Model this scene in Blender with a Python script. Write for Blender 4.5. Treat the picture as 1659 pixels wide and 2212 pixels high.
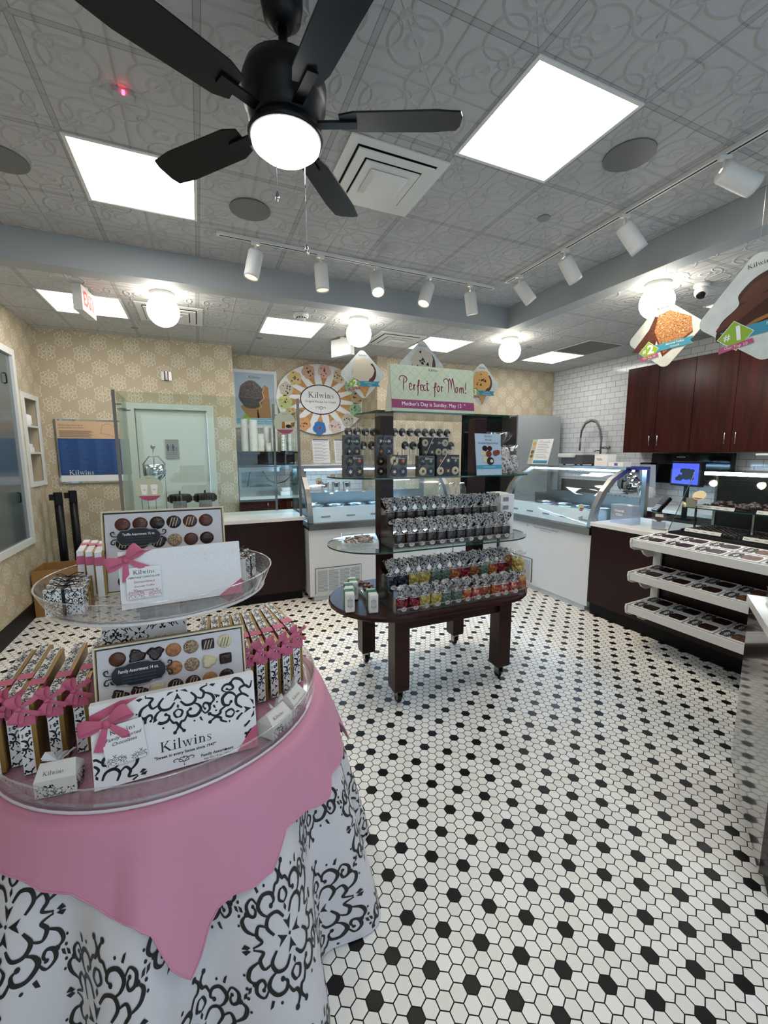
import bpy, bmesh, math, random
from math import pi, sin, cos, radians
from mathutils import Matrix, Vector, noise
for o in list(bpy.data.objects): bpy.data.objects.remove(o, do_unlink=True)
SC = bpy.context.scene; COL = SC.collection
random.seed(7)
# ---------------------------------------------------------------- camera, world, exposure
YAW, PITCH, ROLL, CAMH, FPX = .408, .137, -.0025, 1.565, 916.5
fw = Vector((sin(YAW)*cos(PITCH), cos(YAW)*cos(PITCH), -sin(PITCH)))
rt = Vector((cos(YAW), -sin(YAW), 0)); up = rt.cross(fw)
r2 = rt*cos(ROLL)+up*sin(ROLL); u2 = up*cos(ROLL)-rt*sin(ROLL)
cd = bpy.data.cameras.new('camera'); cam = bpy.data.objects.new('camera', cd); COL.objects.link(cam)
cd.sensor_fit = 'VERTICAL'; cd.sensor_height = 36; cd.lens = FPX/2212*36; cd.clip_start = .02
cam.matrix_world = Matrix(((r2.x, u2.x, -fw.x, 0), (r2.y, u2.y, -fw.y, 0), (r2.z, u2.z, -fw.z, CAMH), (0, 0, 0, 1)))
SC.camera = cam
W = bpy.data.worlds.new('world'); SC.world = W; W.use_nodes = True
W.node_tree.nodes['Background'].inputs[0].default_value = (.62, .76, 1, 1)
W.node_tree.nodes['Background'].inputs[1].default_value = .8
SC.view_settings.view_transform = 'Standard'; SC.view_settings.look = 'None'
SC.view_settings.gamma = 1; SC.view_settings.use_curve_mapping = False; SC.view_settings.exposure = 1.3
PANEL_E, GLOBE_E, SPOT_E = 5.4, 5.6, 14.0
ZC, ZL = 3.105, 2.89                      # tray ceiling, lower ceiling

# ---------------------------------------------------------------- shader helpers
def lin(h):
    if not isinstance(h, str): return tuple(h)[:3]
    c = [int(h[i:i+2], 16)/255 for i in (0, 2, 4)]
    return tuple(x/12.92 if x <= .04045 else ((x+.055)/1.055)**2.4 for x in c)
class X:
    """a socket with arithmetic"""
    def __init__(s, nt, k): s.nt, s.k = nt, k
    def op(s, o, *a):
        n = s.nt.nodes.new('ShaderNodeMath'); n.operation = o
        for i, v in enumerate((s,)+a):
            if isinstance(v, X): s.nt.links.new(v.k, n.inputs[i])
            else: n.inputs[i].default_value = v
        return X(s.nt, n.outputs[0])
    def __add__(s, b): return s.op('ADD', b)
    def __radd__(s, b): return s.op('ADD', b)
    def __sub__(s, b): return s.op('SUBTRACT', b)
    def __rsub__(s, b): return (s*-1)+b
    def __mul__(s, b): return s.op('MULTIPLY', b)
    def __rmul__(s, b): return s.op('MULTIPLY', b)
    def __truediv__(s, b): return s.op('DIVIDE', b)
    def abs(s): return s.op('ABSOLUTE')
    def floor(s): return s.op('FLOOR')
    def round(s): return (s+.5).op('FLOOR')
    def frac(s): return s-s.floor()
    def sqrt(s): return s.op('SQRT')
    def lt(s, b): return s.op('LESS_THAN', b)
    def gt(s, b): return s.op('GREATER_THAN', b)
    def mn(s, b): return s.op('MINIMUM', b)
    def mx(s, b): return s.op('MAXIMUM', b)
def hyp(a, b): return (a*a+b*b).sqrt()
class M:
    def __init__(s, name, col=(.8, .8, .8), rough=.5, metal=0, emit=0, ecol=None, trans=0, coat=0, spec=None, alpha=1, sheen=0):
        s.m = bpy.data.materials.new(name); s.m.use_nodes = True; s.nt = s.m.node_tree
        s.b = s.nt.nodes['Principled BSDF']; i = s.b.inputs; c = lin(col)
        i['Base Color'].default_value = (*c, 1); i['Roughness'].default_value = rough; i['Metallic'].default_value = metal
        if emit: i['Emission Color'].default_value = (*(lin(ecol) if ecol else c), 1); i['Emission Strength'].default_value = emit
        if trans: i['Transmission Weight'].default_value = trans
        if coat: i['Coat Weight'].default_value = coat; i['Coat Roughness'].default_value = .08
        if spec is not None: i['Specular IOR Level'].default_value = spec
        if sheen: i['Sheen Weight'].default_value = sheen
        i['Alpha'].default_value = alpha; s.m.diffuse_color = (*c, 1)
    def pos(s, kind='Object'):
        t = s.nt.nodes.new('ShaderNodeTexCoord') if kind != 'Pos' else s.nt.nodes.new('ShaderNodeNewGeometry')
        k = t.outputs['Object' if kind == 'Object' else 'Position' if kind == 'Pos' else 'UV']
        q = s.nt.nodes.new('ShaderNodeSeparateXYZ'); s.nt.links.new(k, q.inputs[0]); s.co = k
        return [X(s.nt, q.outputs[j]) for j in range(3)]
    def noise(s, scale, detail=3, co=None, out='Fac', rough=.5):
        n = s.nt.nodes.new('ShaderNodeTexNoise'); n.inputs['Scale'].default_value = scale; n.inputs['Detail'].default_value = detail
        n.inputs['Roughness'].default_value = rough
        s.nt.links.new(co or s.co, n.inputs['Vector']); return X(s.nt, n.outputs[out])
    def voro(s, scale, feat='F1', out='Distance', co=None):
        n = s.nt.nodes.new('ShaderNodeTexVoronoi'); n.feature = feat; n.inputs['Scale'].default_value = scale
        s.nt.links.new(co or s.co, n.inputs['Vector']); return X(s.nt, n.outputs[out])
    def mix(s, f, a, b):
        n = s.nt.nodes.new('ShaderNodeMix'); n.data_type = 'RGBA'
        for k, v in ((0, f), (6, a), (7, b)):
            if isinstance(v, X): s.nt.links.new(v.k, n.inputs[k])
            elif k == 0: n.inputs[0].default_value = v
            else: n.inputs[k].default_value = (*lin(v), 1)
        return X(s.nt, n.outputs[2])
    def color(s, x): s.nt.links.new(x.k, s.b.inputs['Base Color']); return s
    def rough(s, x): s.nt.links.new(x.k, s.b.inputs['Roughness']); return s
    def bump(s, x, dist=.002, st=1):
        n = s.nt.nodes.new('ShaderNodeBump'); n.inputs['Distance'].default_value = dist; n.inputs['Strength'].default_value = st
        s.nt.links.new(x.k, n.inputs['Height']); s.nt.links.new(n.outputs[0], s.b.inputs['Normal']); return s
    def ramp(s, x, *st):
        n = s.nt.nodes.new('ShaderNodeValToRGB'); e = n.color_ramp.elements
        while len(e) < len(st): e.new(.5)
        for k, (p, c) in zip(e, st): k.position = p; k.color = (*lin(c), 1)
        s.nt.links.new(x.k, n.inputs[0]); return X(s.nt, n.outputs[0])
def glassmat(name, tint=(.93, .97, .95), rough=.02, spec=1.0, haze=0):
    """thin clear sheet: straight-through transparency plus fresnel reflection"""
    m = bpy.data.materials.new(name); m.use_nodes = True; nt = m.node_tree; nt.nodes.clear()
    o = nt.nodes.new('ShaderNodeOutputMaterial'); t = nt.nodes.new('ShaderNodeBsdfTransparent'); t.inputs[0].default_value = (*tint, 1)
    g = nt.nodes.new('ShaderNodeBsdfGlossy'); g.inputs['Roughness'].default_value = rough
    ge = nt.nodes.new('ShaderNodeNewGeometry'); dt = nt.nodes.new('ShaderNodeVectorMath'); dt.operation = 'DOT_PRODUCT'
    nt.links.new(ge.outputs['Normal'], dt.inputs[0]); nt.links.new(ge.outputs['Incoming'], dt.inputs[1])
    q = X(nt, dt.outputs['Value']).abs(); q = (1-q).op('POWER', 5)*.96+.04
    mu = (q*spec).mn(1.0).k.node
    x = nt.nodes.new('ShaderNodeMixShader'); nt.links.new(mu.outputs[0], x.inputs[0]); nt.links.new(t.outputs[0], x.inputs[1]); nt.links.new(g.outputs[0], x.inputs[2])
    last = x
    if haze:
        d = nt.nodes.new('ShaderNodeBsdfDiffuse'); d.inputs[0].default_value = (.9, .92, .92, 1)
        y = nt.nodes.new('ShaderNodeMixShader'); y.inputs[0].default_value = haze
        nt.links.new(x.outputs[0], y.inputs[1]); nt.links.new(d.outputs[0], y.inputs[2]); last = y
    nt.links.new(last.outputs[0], o.inputs[0]); m.diffuse_color = (.8, .9, .9, .3)
    return m
def emis(name, col, e, base=(.9, .9, .9)): return M(name, base, .5, emit=e, ecol=col).m

# ---------------------------------------------------------------- materials
def mk_ceiling(name, gx, gy, p, base):
    s = M(name, base, .75); x, y, z = s.pos('Pos')
    fx = ((x-gx)/p).frac()-.5; fy = ((y-gy)/p).frac()-.5          # -.5..+.5 inside one tile
    ax, ay = fx.abs(), fy.abs()
    edge = ax.mx(ay); bar = edge.gt(.5-.02)
    qx = (ax-.25).abs(); qy = (ay-.25).abs()
    def ridge(d, w): return (1-d.abs()/w).mx(0)
    hgt = ridge(hyp(ax-.25, ay-.25)-.17, .02).mx(ridge(hyp(ax-.47, ay-.25)-.12, .016)).mx(ridge(hyp(ax-.25, ay-.47)-.12, .016)).mx(ridge(hyp(ax, ay)-.18, .02))
    hgt = hgt.mx(ridge(hyp(ax-.25, ay-.25)-.05, .03)).mx(ridge(ax.mn(ay), .016)).mx(ridge(hyp(ax-.36, ay-.36)-.05, .014)).mx(ridge(hyp(ax-.12, ay-.12)-.03, .014)).mx(ridge((ax-ay)*.7, .010)*.6)
    fine = s.noise(38, 2)*.3
    h = hgt+fine+bar*.9
    s.bump(h, .0085, .85)
    seam = edge.gt(.5-.024)*edge.lt(.5-.019)
    s.color(s.mix((bar*.35).mx(seam), base, tuple(c*.45 for c in lin(base))))
    return s.m
def mk_floor():
    s = M('hex_floor_tile', (.8, .78, .72), .28, spec=.3); x, y, z = s.pos('Pos'); P = .0464
    a = pi/6; ux, uy = sin(a), cos(a)
    X0, Y0 = 10.1265*P, 25.6454*P
    dx, dy = x-X0, y-Y0
    A = (dx*uy-dy*ux)/P; B = (dx*ux+dy*uy)/P
    cA = (A/1.7320508).round()*2; yA = B.round()
    cB = ((A-.8660254)/1.7320508).round()*2+1; yB = (B-.5).round()+.5
    ax_, ay_ = A-cA*.8660254, B-yA; bx_, by_ = A-cB*.8660254, B-yB
    k = (bx_*bx_+by_*by_).lt(ax_*ax_+ay_*ay_)
    c = cA+k*(cB-cA); v = yA+k*(yB-yA)
    lx = (ax_+k*(bx_-ax_)).abs(); ly = (ay_+k*(by_-ay_)).abs()
    d = ly.mx(ly*.5+lx*.8660254)
    q = (v-c*2.5)/8; fr = (q-q.round()).abs(); black = fr.lt(.03)
    grout = d.gt(.462)
    n = s.nt.nodes.new('ShaderNodeTexWhiteNoise'); n.noise_dimensions = '2D'; cx = s.nt.nodes.new('ShaderNodeCombineXYZ')
    s.nt.links.new(c.k, cx.inputs[0]); s.nt.links.new(v.k, cx.inputs[1]); s.nt.links.new(cx.outputs[0], n.inputs['Vector'])
    rnd = X(s.nt, n.outputs['Value'])
    white = s.mix(rnd, 'f6f4ee', 'ebe8df')
    tile = s.mix(black, white, '111011')
    s.color(s.mix(grout, tile, '1c1817'))
    s.rough((grout*.4+.34)+s.noise(8, 2)*.1)
    s.bump(d.lt(.455)*1.0, .0012, .6)
    return s.m
def mk_wallpaper(name, ax):
    s = M(name, 'b79f76', .7); p = s.pos('Pos'); u, z = p[ax], p[2]
    def motif(du, dz):  # one curled medallion
        fx = (((u+du)/.32).frac()-.5).abs()*.32; fz0 = (((z+dz)/.28).frac()-.5)*.28; fz = fz0.abs()
        L = fx.lt(.0028)*fz.lt(.085); L = L.mx(fz.lt(.0022)*fx.lt(.06))
        for (a, b, r, w) in ((.055, .034, .021, .0026), (.03, .058, .014, .0024), (.026, .022, .017, .0022)):
            L = L.mx((hyp(fx-a, fz-b)-r).abs().lt(w))
        for (a, b, r) in ((0, .085, .009), (.066, 0, .006), (.048, .066, .0055), (0, 0, .008), (.072, .05, .006), (.066, .017, .0055)):
            L = L.mx(hyp(fx-a, fz-b).lt(r))
        return L
    L = motif(0, 0).mx(motif(.16, .14))
    base = s.mix(s.noise(3, 2), 'bcad92', 'b2a388')
    s.color(s.mix(L, base, 'd8cfb9')); return s.m
def mk_subway():
    s = M('subway_tile', (.8, .8, .8), .12); p = s.pos('Pos'); n = s.nt.nodes.new('ShaderNodeTexBrick'); cx = s.nt.nodes.new('ShaderNodeCombineXYZ')
    s.nt.links.new((p[1]+p[0]).k, cx.inputs[0]); s.nt.links.new(p[2].k, cx.inputs[1]); s.nt.links.new(cx.outputs[0], n.inputs['Vector'])
    i = n.inputs; i['Scale'].default_value = 1; i['Brick Width'].default_value = .155; i['Row Height'].default_value = .0785; i['Mortar Size'].default_value = .0022
    i['Color1'].default_value = (*lin('d9dbdc'), 1); i['Color2'].default_value = (*lin('cfd2d3'), 1); i['Mortar'].default_value = (*lin('77716c'), 1); i['Mortar Smooth'].default_value = .1
    s.nt.links.new(n.outputs['Color'], s.b.inputs['Base Color']); f = X(s.nt, n.outputs['Fac']); s.bump(1-f, .002, .8); s.rough(f*.6+.1)
    return s.m
def mk_wood(name, a, b, rough=.25, ax=2, coat=0):
    s = M(name, a, rough, coat=coat, spec=.28); s.pos('Object'); mp = s.nt.nodes.new('ShaderNodeMapping'); sc = [14, 14, 14]; sc[ax] = 1.2
    mp.inputs['Scale'].default_value = sc; s.nt.links.new(s.co, mp.inputs[0])
    n = s.noise(1.5, 6, mp.outputs[0]); s.color(s.ramp(n, (.3, a), (.7, b))); return s.m
def mk_scroll(name, bg='eeeeec', fg='101010', scale=9, w=.035, rough=.35):
    s = M(name, bg, rough); s.pos('Object'); a = s.noise(scale, 0); b = s.noise(scale*1.7, 0)
    l = (a-.5).abs().lt(w).mx((b-.42).abs().lt(w*.6)).mx(a.gt(.68)); s.color(s.mix(l, bg, fg)); return s.m
def mk_cloth(name, a, rough=.85, sheen=.3, bs=.0004):
    s = M(name, a, rough, sheen=sheen); s.pos('Object'); s.bump(s.noise(420, 2), bs, .5); return s.m
def mk_noise(name, cols, scale=30, rough=.4, bump=.004, coat=0, detail=3):
    s = M(name, cols[0], rough, coat=coat); s.pos('Object'); n = s.noise(scale, detail)
    s.color(s.ramp(n, *[(.3+.4*i/max(1, len(cols)-1), c) for i, c in enumerate(cols)])); s = s.bump(n, bump, 1) if bump else s; return s.m
def mk_candy(name, cols, scale=48, rough=.18):
    s = M(name, cols[0], rough, coat=.6); s.pos('Object'); v = s.voro(scale); cr = X(s.nt, v.k.node.outputs['Color'])
    q = s.nt.nodes.new('ShaderNodeSeparateColor'); s.nt.links.new(cr.k, q.inputs[0]); r = X(s.nt, q.outputs[0])
    s.color(s.ramp(r, *[((i+.5)/len(cols), c) for i, c in enumerate(cols)])); s.bump(v*-1, .02, 1); return s.m

m = {}
m['tray_ceiling'] = mk_ceiling('embossed_ceiling_tile', .0805, 2.700, .61, 'b3b4b5')
m['low_ceiling'] = mk_ceiling('embossed_low_ceiling_tile', .675, 4.455, .61, 'c2c2c0')
m['floor'] = mk_floor()
m['paperX'] = mk_wallpaper('damask_wallpaper', 0); m['paperY'] = mk_wallpaper('damask_wallpaper_side', 1)
m['subway'] = mk_subway()
m['drywall'] = M('painted_drywall', 'a3a8aa', .6).m
m['white'] = M('white_paint', 'dcdcd8', .45).m
m['whitegloss'] = M('white_gloss_panel', 'd3d8dc', .22).m
m['door'] = M('door_paint', 'c9d0c8', .35).m
m['black'] = M('black_plastic', '0a0a0b', .4, spec=.25).m
m['blackmat'] = M('matt_black', '0a0a0b', .7).m
m['base'] = M('black_base', '08080a', .5, spec=.2).m
m['mahog'] = mk_wood('mahogany_veneer', '2a0906', '45150c', .25)
m['mahogdark'] = mk_wood('dark_mahogany_panel', '1a0504', '260907', .35)
m['tablewood'] = mk_wood('walnut_stained_wood', '1c0805', '34130c', .32, 0)
m['marble'] = mk_noise('white_quartz', ['e6e6e2', 'd5d6d3'], 4, .15, .0)
m['steel'] = M('brushed_steel', '9a9a98', .28, 1).m
m['chrome'] = M('chrome', 'c8ccd0', .08, 1).m
m['darksteel'] = M('dark_metal_post', '807e7b', .35, .85).m
m['glass'] = glassmat('clear_glass'); m['glassedge'] = M('green_glass_edge', '0e4638', .1, coat=.5).m
m['screen'] = glassmat('sneeze_guard_glass', (.90, .95, .92), .01, 1.0)
m['curved'] = glassmat('curved_case_glass', (.93, .97, .98), .01, 1.2)
m['acryl'] = glassmat('clear_acrylic', (.96, .965, .97), .04, 1.3, .02); m['acrylrim'] = glassmat('acrylic_rim', (.9, .92, .93), .12, 4.0, .22)
m['acrylglint'] = glassmat('acrylic_edge_glint', (.95, .96, .96), .1, 4, .6); m['film'] = glassmat('clear_film', (.95, .95, .95), .05, .35); m['panel'] = emis('light_panel', (1, .985, .96), PANEL_E)  # tray base edge: bright reflected line put in as whitish diffuse colour
m['globe'] = emis('globe_glass_lit', (1, .93, .82), GLOBE_E)
m['led'] = emis('case_led', (.36, .66, 1), 38); m['ledw'] = emis('case_led_white', (.9, .96, 1), 7)
m['lamp'] = emis('spot_lens', (1, .8, .52), SPOT_E)
m['pink'] = mk_cloth('pink_satin_cloth', 'cb88a2', .6, .1)
m['cloth'] = mk_cloth('white_linen', 'd3d0d2', .8, .2)
m['ribbon'] = M('pink_grosgrain_ribbon', 'c5607c', .55).m
m['ink'] = M('black_ink', '0c0c0d', .45).m
m['card'] = M('white_card', 'ebeaea', .4).m
m['gold'] = M('gold_board', '9a7a3e', .35, .6).m
m['navy'] = M('navy_print', '10131c', .45).m
m['grey'] = M('light_grey_plastic', '9b9d9e', .4).m
m['scroll'] = mk_scroll('scroll_print_paper', scale=42, w=.03)
m['scrollbag'] = mk_scroll('scroll_print_cellophane', 'cfcfd0', '121213', 58, .045, .35)
m['beige'] = M('paper_label', 'd9d6cf', .4).m
m['fanblack'] = M('satin_black_fan', '06070b', .4, spec=.3).m
m['cardboard'] = mk_noise('corrugated_cardboard', ['9a7140', 'a67c48'], 6, .8, .0)
CH = {'milk': mk_noise('milk_chocolate', ['4a2415', '5c3020'], 40, .35, .004), 'dark': mk_noise('dark_chocolate', ['24130f', '301a15'], 40, .3, .004),
      'white': mk_noise('white_chocolate', ['cfc39a', 'dcd2ae'], 40, .35, .003), 'nut': mk_noise('nut_coated_chocolate', ['3a1d12', 'c9b18c', '5a3422', 'e3d3b3'], 160, .4, .006),
      'tan': mk_noise('caramel_pecan', ['8d5a33', 'b98350'], 60, .4, .006)}
def flat(name, col, rough=.45): 
    if name not in m: m[name] = M(name, col, rough, spec=.3).m
    return m[name]

# ---------------------------------------------------------------- mesh builder
I4 = Matrix.Identity(4)
def T(x, y, z): return Matrix.Translation((x, y, z))
def RZ(a): return Matrix.Rotation(a, 4, 'Z')
def RX(a): return Matrix.Rotation(a, 4, 'X')
def RY(a): return Matrix.Rotation(a, 4, 'Y')
def frame(o, u, n):
    """plane frame: local x=u, local z=n (outward), local y = n x u"""
    u = Vector(u).normalized(); n = Vector(n).normalized(); v = n.cross(u)
    return Matrix(((u.x, v.x, n.x, o[0]), (u.y, v.y, n.y, o[1]), (u.z, v.z, n.z, o[2]), (0, 0, 0, 1)))
class B:
    def __init__(s, *mats): s.v = []; s.f = []; s.mi = []; s.sm = []; s.mats = list(mats) or [m['white']]; s.M = I4; s.k = 0; s.smooth = False
    def at(s, M_=I4): s.M = M_; return s
    def use(s, mt):
        if mt not in s.mats: s.mats.append(mt)
        s.k = s.mats.index(mt); return s
    def raw(s, vs, fs, smooth=None):
        o = len(s.v); s.v += [tuple(s.M @ Vector(p)) for p in vs]
        for f in fs: s.f.append([i+o for i in f]); s.mi.append(s.k); s.sm.append(s.smooth if smooth is None else smooth)
        return s
    def box(s, a, b):
        (x0, y0, z0), (x1, y1, z1) = [min(p, q) for p, q in zip(a, b)], [max(p, q) for p, q in zip(a, b)]
        return s.raw([(x0, y0, z0), (x1, y0, z0), (x1, y1, z0), (x0, y1, z0), (x0, y0, z1), (x1, y0, z1), (x1, y1, z1), (x0, y1, z1)],
                     [(0, 3, 2, 1), (4, 5, 6, 7), (0, 1, 5, 4), (1, 2, 6, 5), (2, 3, 7, 6), (3, 0, 4, 7)], False)
    def cbox(s, c, d): return s.box([c[i]-d[i]/2 for i in range(3)], [c[i]+d[i]/2 for i in range(3)])
    def rbox(s, a, b, r=.01, ax=2, n=4):
        """box with rounded corners in the plane normal to ax, and a small chamfer on the caps"""
        i, j = [q for q in range(3) if q != ax]; c = []
        for (sx, sy, a0) in ((1, 1, 0), (-1, 1, 90), (-1, -1, 180), (1, -1, 270)):
            cx = (b[i]-r) if sx > 0 else (a[i]+r); cy = (b[j]-r) if sy > 0 else (a[j]+r)
            for t in range(n+1): c.append((cx, cy, radians(a0+90*t/n)))
        rings = []; ch = min(r*.35, abs(b[ax]-a[ax])*.3)
        for (z, rr) in ((a[ax], r-ch), (a[ax]+ch, r), (b[ax]-ch, r), (b[ax], r-ch)):
            ring = []
            for (cx, cy, t) in c:
                p = [0, 0, 0]; p[i] = cx+rr*cos(t); p[j] = cy+rr*sin(t); p[ax] = z; ring.append(p)
            rings.append(ring)
        return s.loft(rings, True, True, flip=(ax == 1))
    def loft(s, rings, closed=True, caps=False, smooth=None, flip=False):
        n = len(rings[0]); vs = [p for r in rings for p in r]; fs = []
        for k in range(len(rings)-1):
            for i in range(n if closed else n-1):
                j = (i+1) % n; q = (k*n+i, k*n+j, (k+1)*n+j, (k+1)*n+i); fs.append(q[::-1] if flip else q)
        s.raw(vs, fs, smooth)
        if caps:
            c0 = list(range(n))[::-1]; c1 = list(range((len(rings)-1)*n, len(rings)*n)); 
            o = len(s.v)-len(vs)
            for c in ((c0, c1) if not flip else (c0[::-1], c1[::-1])): s.f.append([o+i for i in c]); s.mi.append(s.k); s.sm.append(False)
        return s
    def lathe(s, prof, n=24, sx=1, sy=1, smooth=True, caps=False):
        return s.loft([[(r*sx*cos(2*pi*i/n), r*sy*sin(2*pi*i/n), z) for i in range(n)] for r, z in prof], True, caps, smooth)
    def cyl(s, c, r, h, n=20, smooth=True): 
        M0 = s.M; s.M = M0 @ T(*c); s.lathe([(r, 0), (r, h)], n, smooth=smooth, caps=True); s.M = M0; return s
    def tube(s, pts, r, n=8, smooth=True, caps=True):
        pts = [Vector(p) for p in pts]; rr = r if isinstance(r, (list, tuple)) else [r]*len(pts); rings = []; prev = None
        for i, p in enumerate(pts):
            t = (pts[min(i+1, len(pts)-1)]-pts[max(i-1, 0)]).normalized()
            a = prev if prev is not None else (Vector((0, 0, 1)) if abs(t.z) < .9 else Vector((1, 0, 0)))
            a = (a-t*a.dot(t)).normalized(); prev = a; b_ = t.cross(a)
            rings.append([tuple(p+(a*cos(2*pi*k/n)+b_*sin(2*pi*k/n))*rr[i]) for k in range(n)])
        return s.loft(rings, True, caps, smooth)
    def prism(s, poly, z0, z1, smooth=False):
        return s.loft([[(x, y, z0) for x, y in poly], [(x, y, z1) for x, y in poly]], True, True, smooth)
    def face(s, pts): return s.raw(pts, [tuple(range(len(pts)))], False)
    def disc(s, c, rx, ry=None, z=0, n=24, dome=0):
        ry = ry or rx
        if not dome: return s.face([(c[0]+rx*cos(2*pi*i/n), c[1]+ry*sin(2*pi*i/n), z) for i in range(n)])
        rings = [[(c[0]+rx*cos(a)*cos(2*pi*i/n), c[1]+ry*cos(a)*sin(2*pi*i/n), z+dome*sin(a)) for i in range(n)] for a in (0, .4, .8, 1.2, 1.5)]
        s.loft(rings, True, False, True); return s.face(rings[-1])
    def sphere(s, c, r, n=16, sx=1, sy=1, sz=1):
        M0 = s.M; s.M = M0 @ T(*c); pr = [(r*sin(pi*k/(n//2)) or 1e-5, -r*sz*cos(pi*k/(n//2))) for k in range(n//2+1)]
        s.lathe(pr, n, sx, sy); s.M = M0; return s
    def ribbon(s, pts, w, off=.0006, fn=None, clip=None, ball=0):
        """flat stroke of varying width in the local plane; fn maps (x,y)->3D"""
        fn = fn or (lambda x, y: (x, y, off)); n = len(pts); L = []; R = []
        for i, (x, y) in enumerate(pts):
            a, b_ = pts[max(i-1, 0)], pts[min(i+1, n-1)]; dx, dy = b_[0]-a[0], b_[1]-a[1]; d = math.hypot(dx, dy) or 1
            ww = (w(i/(n-1)) if callable(w) else w)/2; L.append((x-dy/d*ww, y+dx/d*ww)); R.append((x+dy/d*ww, y-dx/d*ww))
        for i in range(n-1):
            q = [R[i], R[i+1], L[i+1], L[i]]
            if clip and not all(clip(*p) for p in q): continue
            r = [fn(*p) for p in q]
            if None in r: continue
            s.face(r)
        return s
    def blob(s, pts, off=.0006, fn=None, clip=None):
        fn = fn or (lambda x, y: (x, y, off))
        if clip and not all(clip(*p) for p in pts): return s
        r = [fn(*p) for p in pts]
        if None in r: return s
        return s.face(r)
    def build(s, name, parent=None, label=None, cat=None, group=None, kind=None, loc=None):
        me = bpy.data.meshes.new(name); me.from_pydata(s.v, [], s.f); me.polygons.foreach_set('material_index', s.mi); me.polygons.foreach_set('use_smooth', s.sm)
        for q in s.mats: me.materials.append(q)
        me.update(); o = bpy.data.objects.new(name, me); COL.objects.link(o)
        if parent: o.parent = parent
        if loc: o.location = loc
        return tag(o, label, cat, group, kind)
def tag(o, label=None, cat=None, group=None, kind=None):
    for k, v in (('label', label), ('category', cat), ('group', group), ('kind', kind)):
        if v: o[k] = v
    return o
def thing(name, label, cat, loc=(0, 0, 0), rz=0, group=None):
    o = bpy.data.objects.new(name, None); COL.objects.link(o); o.location = loc; o.rotation_euler = (0, 0, rz); o.empty_display_size = .05
    return tag(o, label, cat, group)
def dup(root, loc=None, rz=None, label=None, group=None, mtx=None):
    r = root.copy(); COL.objects.link(r)
    if mtx is not None: r.matrix_world = mtx
    if loc is not None: r.location = loc
    if rz is not None: r.rotation_euler = (0, 0, rz)
    if label: r['label'] = label
    if group: r['group'] = group
    for ch in [c for c in COL.objects if c.parent == root]:
        c = ch.copy(); COL.objects.link(c); c.parent = r
        for g in [q for q in COL.objects if q.parent == ch]:
            d = g.copy(); COL.objects.link(d); d.parent = c
    return r
ORD = ['', 'first', 'second', 'third', 'fourth', 'fifth', 'sixth', 'seventh', 'eighth', 'ninth', 'tenth', 'eleventh', 'twelfth', 'thirteenth', 'fourteenth', 'fifteenth', 'sixteenth']
def struct(b, name, parent=None): return b.build(name, parent, kind=None if parent else 'structure')

# ---------------------------------------------------------------- lettering and scroll ornament
_tc = {}
def text(b, s_, size, M_, mt, align='CENTER', shear=0, sx=1, bold=0, off=.0008):
    k = (s_, align, shear, bold)
    if k not in _tc:
        c = bpy.data.curves.new('t', 'FONT'); c.body = s_; c.size = 1; c.align_x = align; c.align_y = 'CENTER'; c.shear = shear; c.offset = bold; c.resolution_u = 3
        o = bpy.data.objects.new('t', c); COL.objects.link(o); bpy.context.view_layer.update()
        me = o.to_mesh(); _tc[k] = ([tuple(v.co) for v in me.vertices], [tuple(p.vertices) for p in me.polygons]); o.to_mesh_clear(); bpy.data.objects.remove(o); bpy.data.curves.remove(c)
    v, f = _tc[k]; M0 = b.M; k0 = b.k; b.M = M0 @ M_; b.use(mt); b.raw([(x*size*sx, y*size, off) for x, y, z in v], f, False); b.M = M0; b.k = k0
def arc(cx, cy, r, a0, a1, n=8, ry=None): return [(cx+r*cos(radians(a0+(a1-a0)*i/n)), cy+(ry or r)*sin(radians(a0+(a1-a0)*i/n))) for i in range(n+1)]
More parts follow.
